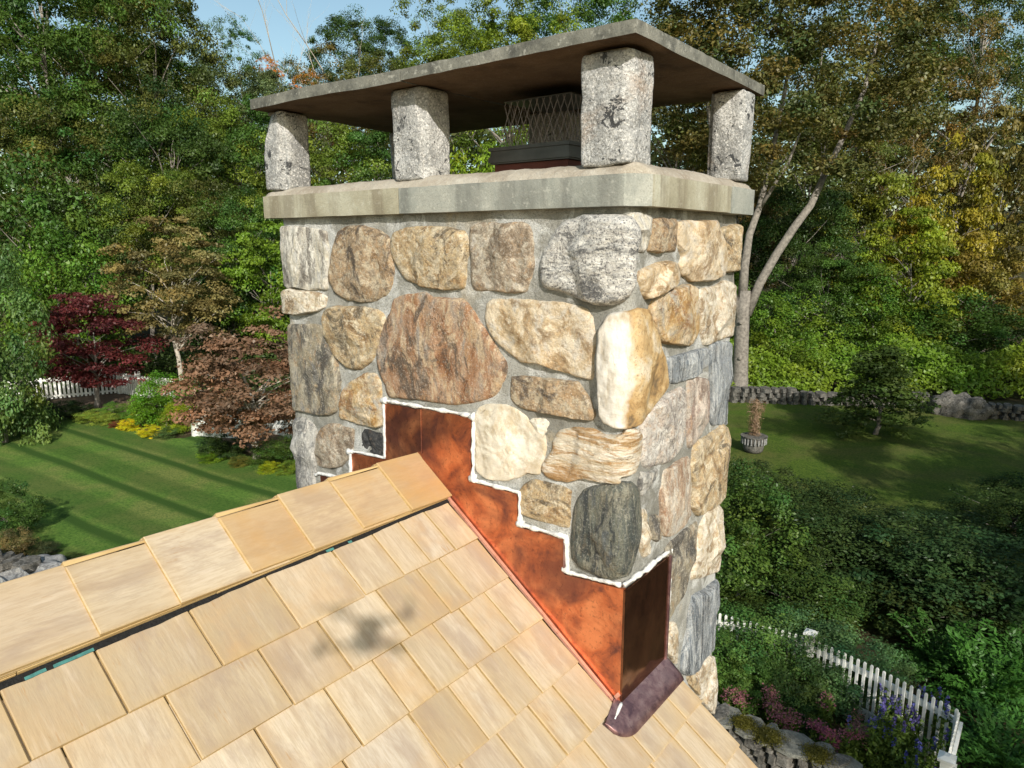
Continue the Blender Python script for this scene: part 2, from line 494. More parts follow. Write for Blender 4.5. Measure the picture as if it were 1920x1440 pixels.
M['copper'] = _copper('new_copper', (.80, .31, .145), (.58, .18, .08), (.17, .07, .06), .22, .80, .8, hk=.5)
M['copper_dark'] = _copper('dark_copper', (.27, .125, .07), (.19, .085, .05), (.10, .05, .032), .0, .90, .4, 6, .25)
M['copper_purple'] = _copper('patinated_copper', (.46, .30, .28), (.30, .17, .17), (.15, .085, .10), .28, .75, .5, 22)
M['copper_edge'] = _copper('bright_copper_edge', (.74, .42, .32), (.66, .36, .27), (.42, .20, .14), .35, .5, .2)


def plain(name, c, rough=.6, metal=0.0, var=.25, sc_=20, bk=.2):
    t = NT(name)
    v = t.coord('Object')
    n_ = t.noise(v, sc_, 5, .6)
    cc = t.ramp(n_, [(.3, tuple(x*(1-var) for x in c)), (.7, tuple(min(1, x*(1+var)) for x in c))])
    return t.pbr(cc, rough, metal, t.bump(n_, bk, .01), .3)


M['sealant'] = plain('white_sealant', (.62, .62, .60), .8, 0, .2, 45, .9)
M['felt'] = plain('black_felt', (.012, .012, .012), .9, 0, .4, 90, .8)
M['felt_print'] = plain('turquoise_felt_print', (.05, .17, .16), .7, 0, .3, 60)
M['bronze'] = plain('dark_bronze_metal', (.10, .095, .085), .42, .5, .25, 12, .05)
M['steel_mesh'] = plain('expanded_steel', (.24, .21, .21), .6, .2, .2, 30, 0)
M['clay'] = plain('red_clay', (.09, .028, .02), .8, 0, .2)
M['white_paint'] = plain('white_fence_paint', (.74, .74, .70), .5, 0, .06, 8, .05)
M['siding'] = plain('house_siding', (.55, .53, .47), .7, 0, .1, 8)
M['bark'] = plain('grey_bark', (.20, .18, .155), .95, 0, .45, 9, .9)
M['bark_pale'] = plain('pale_bark', (.40, .36, .30), .9, 0, .3, 14, .6)
M['garden_stone'] = stone_mat('dry_wall_stone', [(.07, .065, .058), (.11, .105, .092), (.15, .14, .12), (.09, .09, .083)], (.035, .035, .03), (.20, .19, .17), scale=3, spark=.05, warm_amt=.05)
M['boulder'] = stone_mat('pale_boulder_stone', [(.22, .22, .22), (.30, .30, .30), (.36, .36, .35), (.26, .26, .26)], (.12, .12, .12), (.42, .42, .40), scale=3, spark=.05, warm_amt=.05)
M['drone'] = plain('grey_plastic', (.16, .16, .165), .5, 0, .05)


def leaf_mat(name, trans=.30, gloss=.02):
    t = NT(name)
    oi = t.n('ShaderNodeObjectInfo')
    a = t.n('ShaderNodeAttribute'); a.attribute_name = 'tint'
    c = t.mix(1.0, oi.outputs['Color'], a.outputs['Color'], 'MULTIPLY')
    sc2 = t.n('ShaderNodeVectorMath', operation='SCALE'); t.l(c, sc2.inputs[0]); sc2.inputs['Scale'].default_value = 2.0
    d = t.n('ShaderNodeBsdfDiffuse'); t.l(sc2.outputs[0], d.inputs[0])
    tr = t.n('ShaderNodeBsdfTranslucent')
    warm = t.mix(1.0, sc2.outputs[0], (1.2, 1.25, .5), 'MULTIPLY'); t.l(warm, tr.inputs[0])
    g = t.n('ShaderNodeBsdfGlossy'); g.inputs['Roughness'].default_value = .45
    g.inputs[0].default_value = (.8, .85, .8, 1)
    m1 = t.n('ShaderNodeMixShader'); m1.inputs[0].default_value = trans
    t.l(d.outputs[0], m1.inputs[1]); t.l(tr.outputs[0], m1.inputs[2])
    m2 = t.n('ShaderNodeMixShader'); m2.inputs[0].default_value = gloss
    t.l(m1.outputs[0], m2.inputs[1]); t.l(g.outputs[0], m2.inputs[2])
    t.l(m2.outputs[0], t.out.inputs[0])
    return t.m


M['leaf'] = leaf_mat('leaf')

# ================================================================== HOUSE
house = empty('shingled_house', (-0.78, -2.0, GZ))
tag(house, 'house with new cedar shingle roof, fieldstone chimney and copper flashing', 'house')
HI = Matrix.Translation(Vector((-0.78, -2.0, GZ))).inverted()


def hp(o, parent=None):
    """parent a mesh modelled in world space under the house"""
    o.parent = parent or house
    o.matrix_parent_inverse = (HI if parent is None else Matrix.Identity(4))
    return o


# ------------------------------------------------------------------ the chimney's outside, unrolled: s along its girth, h outwards
XL, YD = -1.5, 0.744
CR = 0.03


def girth(s, z, h):
    s = np.asarray(s, float); z = np.asarray(z, float); h = np.asarray(h, float)
    P = 2*(1.5+YD)
    s = np.where(s < -1.5-YD/2, s+P, s)
    x = np.zeros_like(s); y = np.zeros_like(s)
    segs = [(-1.5, 0.0, (XL, 0), (1, 0), (0, -1)), (0.0, YD, (0, 0), (0, 1), (1, 0)),
            (YD, YD+1.5, (0, YD), (-1, 0), (0, 1)), (-1.5-YD, -1.5, (XL, YD), (0, -1), (-1, 0)),
            (YD+1.5, YD*2+1.5, (XL, YD), (0, -1), (-1, 0))]
    nx = np.zeros_like(s); ny = np.zeros_like(s)
    for a, b, o, t, n in segs:
        m = (s >= a) & (s <= b)
        x = np.where(m, o[0]+t[0]*(s-a), x); y = np.where(m, o[1]+t[1]*(s-a), y)
        nx = np.where(m, n[0], nx); ny = np.where(m, n[1], ny)
    for a, o, t1, t2 in ((0.0, (0, 0), (1, 0), (0, 1)), (-1.5, (XL, 0), (0, -1), (1, 0)),
                         (YD, (0, YD), (0, 1), (-1, 0)), (YD+1.5, (XL, YD), (-1, 0), (0, -1))):
        m = np.abs(s-a) < CR
        w = np.clip((s-a+CR)/(2*CR), 0, 1)
        th = w*np.pi/2
        # t1 = travel before the corner, t2 = travel after it; outward goes from -t2 to t1
        cx = o[0]-t1[0]*CR+t2[0]*CR; cy = o[1]-t1[1]*CR+t2[1]*CR
        qx = -t2[0]*np.cos(th)+t1[0]*np.sin(th); qy = -t2[1]*np.cos(th)+t1[1]*np.sin(th)
        x = np.where(m, cx+qx*CR, x); y = np.where(m, cy+qy*CR, y)
        nx = np.where(m, qx, nx); ny = np.where(m, qy, ny)
    return np.stack([x+nx*h, y+ny*h, z], 1)


# mortar core of the chimney, one continuous skin
def grid_skin(s0, s1, z0, z1, ds, dz, hf):
    ns, nz = int(round((s1-s0)/ds)), int(round((z1-z0)/dz))
    S, Z = np.meshgrid(np.linspace(s0, s1, ns+1), np.linspace(z0, z1, nz+1))
    S, Z = S.ravel(), Z.ravel()
    P = girth(S, Z, 0*S)
    V = girth(S, Z, hf(P))
    F = [(j*(ns+1)+i, j*(ns+1)+i+1, (j+1)*(ns+1)+i+1, (j+1)*(ns+1)+i) for j in range(nz) for i in range(ns)]
    return V, F


V, F = grid_skin(-1.87, 0.95, -0.6, 1.40, 0.012, 0.012, lambda P: 0.004+0.004*fbm(P, 9, 3, 3)+0.0015*fbm(P, 60, 2, 9))
V2, F2 = grid_skin(0.95, 2.616, -0.6, 1.40, 0.08, 0.08, lambda P: 0*P[:, 0])
V3, F3 = grid_skin(-1.87, 2.616, GZ-.2, -0.6, 0.1, 0.3, lambda P: 0*P[:, 0])
allv = list(V)+list(V2)+list(V3)
allf = list(F)+[tuple(i+len(V) for i in f) for f in F2]+[tuple(i+len(V)+len(V2) for i in f) for f in F3]
chimney = hp(mesh_obj('chimney', allv, allf, M['mortar'], None, True))
chimney['label'] = 'mortar body of the fieldstone chimney'


def smooth_outline(poly, n, seed, rough):
    P = np.array(poly, float)
    m = len(P)
    out = []
    for i in range(m):
        p0, p1, p2, p3 = P[i-1], P[i], P[(i+1) % m], P[(i+2) % m]
        for k in range(8):
            t = k/8
            cat = .5*((2*p1)+(-p0+p2)*t+(2*p0-5*p1+4*p2-p3)*t*t+(-p0+3*p1-3*p2+p3)*t**3)
            out.append(cat*.4+(p1*(1-t)+p2*t)*.6)
    Q = np.array(out)
    d = np.r_[0, np.cumsum(np.linalg.norm(np.diff(np.vstack([Q, Q[:1]]), axis=0), axis=1))]
    Q = np.vstack([Q, Q[:1]])
    u = np.linspace(0, d[-1], n, endpoint=False)
    Q = np.stack([np.interp(u, d, Q[:, 0]), np.interp(u, d, Q[:, 1])], 1)
    c = Q.mean(0)
    nn = fbm(np.c_[Q*1.0, np.zeros(n)], 22, 4, seed)
    ext = np.linalg.norm(Q-c, axis=1).mean()
    return c+(Q-c)*(1+.004/ext+.004/ext*nn[:, None])


def stone_geo(poly, H, seed, N=140, K=26, rough=.02):
    Q = smooth_outline(poly, N, seed, rough)
    a = Q[:, 0]*np.roll(Q[:, 1], -1)-np.roll(Q[:, 0], -1)*Q[:, 1]
    if a.sum() < 0: Q = Q[::-1]
    c = Q.mean(0)
    ext = np.linalg.norm(Q-c, axis=1).mean()
    rng = np.random.RandomState(seed)
    ts = np.linspace(0, 1, K)
    ts = np.r_[0, .012, .03, .055, .085, .125, np.linspace(.17, 1, K-5)[:-1]]
    rings = []
    for t in ts:
        rings.append(c+(Q-c)*(1-t))
    T = np.concatenate([np.full(N, t) for t in ts]+[[1.0]])
    Pq = np.vstack(rings+[c[None]])
    edge = T*ext
    prof = np.clip(edge/(H*.75), 0, 1)
    sh = rng.uniform(.5, 1.0)
    prof = np.clip(edge/(H*sh), 0, 1)
    h = -0.006+(H+0.006)*(1-(1-prof)**3)**rng.uniform(.45, .65)
    h0 = h.copy()
    # a few chiselled facets
    rel = (Pq-c)/ext
    tx, ty = rng.uniform(-.18, .18, 2)
    h = h+prof**2*H*(tx*rel[:, 0]+ty*rel[:, 1])
    for k in range(11):
        th = rng.uniform(0, 2*np.pi); sl = rng.choice([rng.uniform(.15, .5), rng.uniform(.6, 1.8)]); r0 = rng.uniform(-.1, .7)
        d = rel[:, 0]*np.cos(th)+rel[:, 1]*np.sin(th)
        cap = H*(1.0-sl*np.maximum(0, d-r0))
        h = np.minimum(h, np.maximum(cap, .5*h0))
    P3 = np.c_[Pq, np.full(len(Pq), seed*3.1)]
    ampl = np.clip(prof*1.4, 0, 1)
    rg3 = 1-np.abs(fbm(P3, 15, 3, seed+2))
    h = h+ampl*(H*.07*fbm(P3, 7, 2, seed+1)+.0030*(rg3-.7)+.0013*fbm(P3, 90, 3, seed+3))
    n = len(ts)
    F = []
    for j in range(n-1):
        for i in range(N):
            i2 = (i+1) % N
            F.append((j*N+i, j*N+i2, (j+1)*N+i2, (j+1)*N+i))
    e = (n-1)*N
    for i in range(N): F.append((e+i, e+(i+1) % N, n*N))
    return girth(Pq[:, 0], Pq[:, 1], h), F


STONES=[
('streak','pale stone with grey and cream streaks at the top left corner',0.05,[(-1.551,1.356),(-1.392,1.359),(-1.266,1.35),(-1.221,1.334),(-1.225,1.234),(-1.233,1.133),(-1.297,1.131),(-1.414,1.134),(-1.546,1.132),(-1.57,1.183),(-1.573,1.246)]),
('brown','round brown stone with a small crack near its left edge',0.045,[(-1.218,1.213),(-1.191,1.287),(-1.163,1.336),(-1.105,1.356),(-1.028,1.357),(-0.954,1.344),(-0.905,1.319),(-0.897,1.273),(-0.885,1.22),(-0.89,1.181),(-0.903,1.136),(-0.952,1.111),(-1.044,1.099),(-1.131,1.103),(-1.196,1.124),(-1.222,1.166)]),
('tan','tan stone with black blotches and a white lower corner',0.055,[(-0.895,1.307),(-0.876,1.338),(-0.799,1.352),(-0.713,1.355),(-0.625,1.347),(-0.57,1.335),(-0.556,1.315),(-0.56,1.253),(-0.568,1.172),(-0.58,1.161),(-0.649,1.156),(-0.706,1.158),(-0.766,1.166),(-0.827,1.188),(-0.867,1.225),(-0.893,1.269)]),
('taupe','squarish grey brown stone third from the granite boulder side',0.04,[(-0.546,1.351),(-0.5,1.36),(-0.429,1.357),(-0.351,1.36),(-0.319,1.346),(-0.308,1.309),(-0.309,1.247),(-0.318,1.214),(-0.333,1.166),(-0.37,1.156),(-0.45,1.162),(-0.523,1.159),(-0.54,1.182),(-0.543,1.263)]),
('granite','large white and grey granite boulder',0.07,[(-0.283,1.236),(-0.268,1.278),(-0.247,1.314),(-0.224,1.342),(-0.195,1.362),(-0.139,1.372),(-0.06,1.373),(0.0,1.368),(0.012,1.345),(0.014,1.27),(0.008,1.19),(-0.01,1.155),(-0.05,1.141),(-0.096,1.14),(-0.143,1.153),(-0.202,1.165),(-0.257,1.177),(-0.28,1.199)]),
('cream','small cream stone on the left edge',0.05,[(-1.561,1.091),(-1.47,1.127),(-1.378,1.127),(-1.281,1.12),(-1.248,1.106),(-1.255,1.073),(-1.296,1.051),(-1.405,1.031),(-1.49,1.029),(-1.557,1.033)]),
('greybrown','tall dark grey brown stone on the left edge',0.04,[(-1.534,0.979),(-1.354,0.997),(-1.261,0.996),(-1.251,0.963),(-1.229,0.91),(-1.198,0.868),(-1.191,0.802),(-1.205,0.728),(-1.222,0.674),(-1.294,0.655),(-1.432,0.649),(-1.51,0.644),(-1.537,0.762),(-1.544,0.881)]),
('tan','brown stone tapering to a rounded lower point',0.05,[(-1.249,1.04),(-1.225,1.069),(-1.158,1.078),(-1.061,1.08),(-0.969,1.077),(-0.933,1.059),(-0.935,1.024),(-0.952,0.976),(-0.978,0.927),(-1.011,0.887),(-1.059,0.858),(-1.108,0.85),(-1.165,0.861),(-1.213,0.895),(-1.243,0.947),(-1.252,1.002)]),
('bigbrown','very large rust and brown slab above the copper flashing',0.045,[(-0.886,1.117),(-0.808,1.135),(-0.74,1.143),(-0.707,1.13),(-0.649,1.133),(-0.581,1.131),(-0.545,1.105),(-0.503,1.058),(-0.463,1.011),(-0.423,0.965),(-0.398,0.927),(-0.412,0.889),(-0.465,0.836),(-0.531,0.808),(-0.639,0.786),(-0.725,0.782),(-0.787,0.781),(-0.866,0.776),(-0.925,0.776),(-0.938,0.816),(-0.958,0.866),(-0.974,0.928),(-0.96,0.97),(-0.935,1.029),(-0.903,1.081)]),
('orange','small ochre stone left of the copper peak',0.04,[(-1.203,0.665),(-1.189,0.729),(-1.151,0.79),(-1.054,0.84),(-0.997,0.851),(-0.963,0.826),(-0.957,0.775),(-0.968,0.669),(-1.009,0.653),(-1.095,0.649),(-1.155,0.654),(-1.191,0.655)]),
('tanlight','wide tan stone with a squared top',0.05,[(-0.489,1.077),(-0.479,1.118),(-0.456,1.137),(-0.361,1.139),(-0.282,1.139),(-0.201,1.136),(-0.133,1.124),(-0.105,1.101),(-0.097,1.061),(-0.098,1.029),(-0.104,0.979),(-0.11,0.933),(-0.168,0.937),(-0.229,0.949),(-0.291,0.958),(-0.35,0.956),(-0.389,0.977),(-0.429,1.0),(-0.457,1.021),(-0.48,1.046)]),
('brown','oval brown stone with a dark lower edge',0.045,[(-0.392,0.873),(-0.38,0.906),(-0.335,0.914),(-0.26,0.918),(-0.197,0.916),(-0.154,0.917),(-0.127,0.89),(-0.108,0.866),(-0.102,0.837),(-0.11,0.819),(-0.156,0.813),(-0.238,0.815),(-0.307,0.815),(-0.366,0.819),(-0.391,0.839)]),
('pale','smooth pale buff stone beside the copper steps',0.03,[(-0.527,0.764),(-0.511,0.794),(-0.464,0.814),(-0.405,0.817),(-0.37,0.811),(-0.33,0.79),(-0.301,0.764),(-0.266,0.745),(-0.26,0.709),(-0.284,0.625),(-0.328,0.619),(-0.35,0.603),(-0.402,0.58),(-0.455,0.569),(-0.51,0.57),(-0.532,0.598),(-0.533,0.678)]),
('pale','very small rounded buff stone',0.025,[(-0.318,0.777),(-0.301,0.791),(-0.262,0.797),(-0.249,0.783),(-0.254,0.755),(-0.277,0.748),(-0.305,0.761)]),
('streaktan','cream stone with wavy ochre streaks',0.05,[(-0.231,0.733),(-0.211,0.768),(-0.156,0.788),(-0.097,0.789),(-0.059,0.78),(-0.013,0.788),(-0.0,0.806),(0.043,0.797),(0.072,0.773),(0.075,0.734),(0.067,0.697),(0.042,0.678),(-0.008,0.67),(-0.008,0.651),(-0.046,0.648),(-0.123,0.643),(-0.173,0.623),(-0.224,0.615),(-0.256,0.624),(-0.27,0.645),(-0.252,0.676),(-0.231,0.707)]),
('tan','brown mottled stone in the copper step',0.03,[(-0.353,0.553),(-0.333,0.585),(-0.305,0.6),(-0.267,0.601),(-0.203,0.601),(-0.172,0.592),(-0.169,0.556),(-0.17,0.483),(-0.201,0.475),(-0.266,0.478),(-0.316,0.48),(-0.35,0.486),(-0.355,0.518)]),
('dark','large dark grey green corner stone',0.06,[(-0.16,0.5),(-0.153,0.561),(-0.13,0.6),(-0.09,0.628),(-0.03,0.645),(0.03,0.648),(0.066,0.622),(0.086,0.56),(0.091,0.495),(0.078,0.455),(0.052,0.415),(0.018,0.378),(-0.02,0.36),(-0.086,0.358),(-0.137,0.367),(-0.158,0.393),(-0.164,0.443)]),
('whiteorange','tall corner stone white on one side and ochre on the other',0.06,[(-0.081,1.0),(-0.077,1.07),(-0.052,1.108),(-0.01,1.124),(0.04,1.128),(0.088,1.118),(0.115,1.085),(0.145,1.05),(0.17,1.009),(0.202,0.971),(0.225,0.928),(0.228,0.893),(0.19,0.866),(0.137,0.843),(0.09,0.825),(0.03,0.815),(-0.02,0.81),(-0.055,0.814),(-0.07,0.84),(-0.077,0.92)]),
('grey','narrow upright grey stone on the lower left edge',0.045,[(-1.533,0.59),(-1.452,0.621),(-1.405,0.622),(-1.37,0.598),(-1.349,0.565),(-1.357,0.48),(-1.369,0.392),(-1.383,0.339),(-1.522,0.309),(-1.551,0.418),(-1.551,0.513)]),
('taupe','rounded grey buff stone low on the left',0.04,[(-1.341,0.554),(-1.314,0.6),(-1.25,0.625),(-1.18,0.628),(-1.131,0.619),(-1.124,0.585),(-1.136,0.532),(-1.173,0.49),(-1.228,0.456),(-1.291,0.444),(-1.346,0.445),(-1.351,0.493)]),
('black','small black stone left of the copper peak',0.02,[(-1.085,0.615),(-1.064,0.632),(-1.016,0.634),(-0.969,0.631),(-0.965,0.563),(-0.981,0.552),(-1.053,0.553),(-1.085,0.564)]),
('streak','light chipped stone at the top of the corner',0.04,[(-0.009,1.37),(0.034,1.379),(0.073,1.367),(0.082,1.329),(0.066,1.286),(0.025,1.281),(0.004,1.306),(-0.008,1.346)]),
('brown','small dark brown stone under the coping at the corner',0.045,[(0.084,1.363),(0.24,1.367),(0.249,1.33),(0.245,1.277),(0.155,1.276),(0.076,1.279),(0.079,1.317)]),
('tanlight','cream stone under the buff coping block',0.055,[(0.256,1.359),(0.531,1.367),(0.558,1.311),(0.599,1.24),(0.58,1.198),(0.497,1.187),(0.372,1.19),(0.297,1.208),(0.274,1.235),(0.291,1.264),(0.26,1.289)]),
('tan','narrow tan stone at the top of the far edge',0.05,[(0.565,1.343),(0.697,1.364),(0.799,1.336),(0.797,1.261),(0.778,1.211),(0.604,1.209),(0.598,1.25),(0.56,1.297)]),
('tanlight','small wedge shaped buff stone with a dark left side',0.06,[(0.029,1.229),(0.131,1.246),(0.204,1.253),(0.253,1.239),(0.261,1.21),(0.211,1.178),(0.138,1.161),(0.077,1.153),(0.041,1.179),(0.022,1.21)]),
('orange','ochre and grey split stone',0.045,[(0.114,1.131),(0.156,1.16),(0.231,1.173),(0.352,1.178),(0.414,1.164),(0.428,1.108),(0.443,1.033),(0.395,0.995),(0.319,0.999),(0.217,1.017),(0.158,1.036),(0.127,1.076)]),
('cream','cream stone on the far edge',0.05,[(0.434,1.158),(0.56,1.166),(0.634,1.177),(0.773,1.156),(0.8,1.082),(0.773,0.986),(0.585,0.985),(0.488,0.984),(0.462,1.022),(0.442,1.089)]),
('slate','blue grey wedge stone',0.045,[(0.231,0.972),(0.354,0.974),(0.514,0.969),(0.545,0.917),(0.475,0.902),(0.385,0.891),(0.289,0.888),(0.248,0.899),(0.229,0.941)]),
('slate','tall blue grey stone on the far edge',0.04,[(0.549,0.974),(0.636,0.975),(0.788,0.947),(0.797,0.864),(0.81,0.686),(0.756,0.667),(0.616,0.69),(0.576,0.713),(0.566,0.788)]),
('specklepale','pale speckled stone right of the corner',0.05,[(0.08,0.82),(0.153,0.85),(0.257,0.869),(0.347,0.865),(0.369,0.772),(0.368,0.712),(0.326,0.665),(0.26,0.647),(0.17,0.658),(0.115,0.664),(0.083,0.701),(0.072,0.768)]),
('pinkgrey','pinkish grey upright stone',0.045,[(0.372,0.885),(0.454,0.881),(0.538,0.863),(0.55,0.807),(0.553,0.718),(0.523,0.706),(0.479,0.675),(0.423,0.656),(0.399,0.679),(0.379,0.787)]),
('tan','brown rounded stone on the far edge below the blue grey one',0.055,[(0.481,0.664),(0.604,0.673),(0.696,0.678),(0.801,0.62),(0.807,0.512),(0.805,0.433),(0.669,0.393),(0.564,0.398),(0.501,0.402),(0.46,0.446),(0.464,0.506),(0.443,0.588),(0.451,0.641)]),
('pinktan','rusty pink upright stone',0.04,[(0.233,0.628),(0.316,0.63),(0.409,0.629),(0.428,0.567),(0.439,0.488),(0.453,0.417),(0.372,0.402),(0.285,0.406),(0.247,0.424),(0.221,0.481),(0.224,0.565)]),
('grey','very small grey stone near the corner',0.03,[(0.083,0.663),(0.182,0.645),(0.193,0.629),(0.166,0.609),(0.107,0.589),(0.082,0.614),(0.076,0.643)]),
('cream','narrow cream sliver stone right of the dark corner stone',0.03,[(0.094,0.546),(0.125,0.534),(0.138,0.484),(0.152,0.433),(0.163,0.391),(0.131,0.389),(0.108,0.416),(0.096,0.498)]),
('greybrown','narrow grey stone between the mortar joints',0.03,[(0.16,0.505),(0.2,0.497),(0.224,0.446),(0.238,0.408),(0.202,0.415),(0.166,0.437)]),
('cream','large cream stone low on the far edge',0.055,[(0.532,0.349),(0.578,0.383),(0.67,0.388),(0.808,0.323),(0.838,0.225),(0.808,0.128),(0.738,0.107),(0.57,0.15),(0.479,0.177),(0.486,0.22),(0.514,0.291)]),
('greybrown','grey upright stone beside the copper pan',0.035,[(0.268,0.362),(0.352,0.374),(0.468,0.376),(0.507,0.373),(0.512,0.302),(0.475,0.24),(0.459,0.19),(0.443,0.144),(0.37,0.121),(0.308,0.095),(0.281,0.141),(0.27,0.256)]),
('slate','dark grey stone with a brown edge low on the far corner',0.05,[(0.502,0.108),(0.617,0.088),(0.754,0.073),(0.806,0.011),(0.81,-0.11),(0.809,-0.207),(0.696,-0.207),(0.563,-0.198),(0.475,-0.18),(0.434,-0.137),(0.439,-0.074),(0.455,-0.006),(0.472,0.051)]),
('cream','pale stone at the bottom of the far edge',0.05,[(0.63,-0.221),(0.712,-0.227),(0.825,-0.314),(0.843,-0.437),(0.831,-0.559),(0.685,-0.437),(0.606,-0.337),(0.571,-0.266),(0.592,-0.231)]),
('cream','light stone low beside the copper pan',0.03,[(0.279,0.096),(0.356,0.077),(0.393,0.012),(0.409,-0.059),(0.401,-0.099),(0.347,-0.055),(0.287,0.011)]),
('tan','small brown stone above the shingles',0.03,[(0.488,-0.196),(0.552,-0.215),(0.584,-0.267),(0.597,-0.321),(0.518,-0.243)]),
]

for i, (k, lab, H, poly) in enumerate(STONES):
    V, F = stone_geo(poly, H*.74, 11+i*7)
    o = mesh_obj('field_stone', V, F, M[k], chimney, True)
    o['label'] = lab

# the sides the photograph does not show, laid up the same way, as one skin of stonework
rv, rf_ = [], []
rng = random.Random(3)


def rubble(s0, s1, z0, z1, w, hgt):
    z = z0
    while z < z1:
        s = s0+rng.uniform(0, w*.3)
        hh = hgt*rng.uniform(.8, 1.25)
        while s < s1-w*.4:
            ww = min(w*rng.uniform(.7, 1.3), s1-s)
            cx, cz = s+ww/2, z+hh/2
            poly = []
            for q in range(9):
                a = 2*math.pi*q/9
                ca, sa = math.cos(a), math.sin(a)
                k = 1/max(abs(ca)**3+abs(sa)**3, 1e-6)**(1/3)
                poly.append((cx+ca*k*ww*.475*rng.uniform(.88, 1.02), cz+sa*k*hh*.475*rng.uniform(.88, 1.02)))
            V, F = stone_geo(poly, .04, rng.randrange(9999), 30, 9)
            n0 = len(rv)
            rv.extend(V.tolist()); rf_.extend([tuple(a+n0 for a in f) for f in F])
            s += ww
        z += hh


rubble(.82, 2.14, -.5, 1.36, .26, .24)
rubble(2.16, 2.61, -.5, 1.36, .24, .24)
rubble(-1.87, -1.63, -.2, 1.36, .24, .24)
rubble(.30, 2.6, -5.3, -.72, .3, .28)
o = mesh_obj('rear_stonework', rv, rf_, M['taupe'], chimney, True)


# ------------------------------------------------------------------ rough squared blocks
def rough_block(name, x0, x1, y0, y1, z0, z1, step, amp, rnd, mat, parent, seed=1, warp=None, amp_low=0.0, mats=None, under=False, fsc=16, crisp=False):
    nx, ny, nz = [max(2, int(round(abs(b-a)/step))) for a, b in ((x0, x1), (y0, y1), (z0, z1))]
    verts, idx, faces = [], {}, []

    def vid(i, j, k):
        q = (i, j, k)
        if q not in idx:
            idx[q] = len(verts); verts.append((i/nx, j/ny, k/nz))
        return idx[q]
    mi = []
    for i in range(nx):
        for j in range(ny):
            faces.append((vid(i, j, 0), vid(i, j+1, 0), vid(i+1, j+1, 0), vid(i+1, j, 0))); mi.append(1 if under else 0)
            faces.append((vid(i, j, nz), vid(i+1, j, nz), vid(i+1, j+1, nz), vid(i, j+1, nz))); mi.append(0)
    for i in range(nx):
        for k in range(nz):
            faces.append((vid(i, 0, k), vid(i+1, 0, k), vid(i+1, 0, k+1), vid(i, 0, k+1))); mi.append(0)
            faces.append((vid(i, ny, k), vid(i, ny, k+1), vid(i+1, ny, k+1), vid(i+1, ny, k))); mi.append(0)
    for j in range(ny):
        for k in range(nz):
            faces.append((vid(0, j, k), vid(0, j, k+1), vid(0, j+1, k+1), vid(0, j+1, k))); mi.append(0)
            faces.append((vid(nx, j, k), vid(nx, j+1, k), vid(nx, j+1, k+1), vid(nx, j, k+1))); mi.append(0)
    P = np.array(verts)
    D = np.array([x1-x0, y1-y0, z1-z0])
    W = (P-.5)*D
    half = D/2
    core = np.clip(W, -(half-rnd), half-rnd)
    dv = W-core
    ln = np.linalg.norm(dv, axis=1, keepdims=True)
    nrm = np.where(ln > 1e-9, dv/np.maximum(ln, 1e-9), 0)
    W = core+nrm*np.minimum(ln, rnd)
    C0 = np.array([(x0+x1)/2, (y0+y1)/2, (z0+z1)/2])
    W = W+C0
    nn = nrm
    W = W+nn*(amp*fbm(W, fsc, 4, seed)[:, None]+amp_low*fbm(W, 5, 2, seed+5)[:, None])
    if warp is not None: W = warp(W, P)
    o = mesh_obj(name, W, faces, mat, parent, True, mats, mi if mats else None)
    if crisp: o.data.set_sharp_from_angle(angle=R(32))
    return o


# coping of squared blocks round the head of the chimney
KX0, KX1, KY0, KY1, KZ0, KZ1 = -1.56, 0.045, -0.035, 0.757, 1.392, 1.474


def chamfer(W, P):
    # the near corner of the blue grey block is knocked off
    d = (W[:, 0]-KX1)-(W[:, 1]-KY0)   # 0 at the corner
    over = np.maximum(0, d+.055)
    W = W.copy(); W[:, 0] -= over*.5; W[:, 1] += over*.5
    return W


a = rough_block('coping_stone', KX0, -0.824, KY0, KY0+.2, KZ0, KZ1, .013, .0010, .0022, M['buffstone'], chimney, 2, None, crisp=True)
a['label'] = 'buff stained coping block at the left end'
a = rough_block('coping_stone', -0.820, KX1, KY0, KY0+.055, KZ0+.001, KZ1-.001, .013, .0010, .0022, M['bluestone'], chimney, 3, chamfer, crisp=True)
a['label'] = 'long blue grey coping block with a broken corner'
a = rough_block('coping_stone', KX1-.2, KX1-.0, KY0+.064, .555, KZ0+.001, KZ1-.001, .013, .0010, .0022, M['buffstone'], chimney, 4, None, crisp=True)
a['label'] = 'buff coping block on the right hand face'
a = rough_block('coping_stone', KX1-.2, KX1+.001, .558, KY1, KZ0, KZ1, .013, .0010, .0022, M['bluestone'], chimney, 5, None, crisp=True)
a['label'] = 'short blue grey coping block at the far end'
rough_block('coping_stone', KX0, KX1-.203, KY1-.2, KY1-.001, KZ0, KZ1, .05, .002, .006, M['bluestone'], chimney, 6, None, crisp=True)['label'] = 'long rear coping block'
rough_block('coping_stone', KX0+.001, KX0+.2, KY0+.203, KY1-.203, KZ0, KZ1, .05, .002, .006, M['buffstone'], chimney, 7, None, crisp=True)['label'] = 'coping block on the far side'
rough_block('coping_joint', KX1-.15, KX1-.006, KY0+.05, KY0+.068, KZ0+.003, KZ1-.003, .01, .002, .004, M['wash'], chimney, 8)['label'] = 'buff mortar joint in the coping'


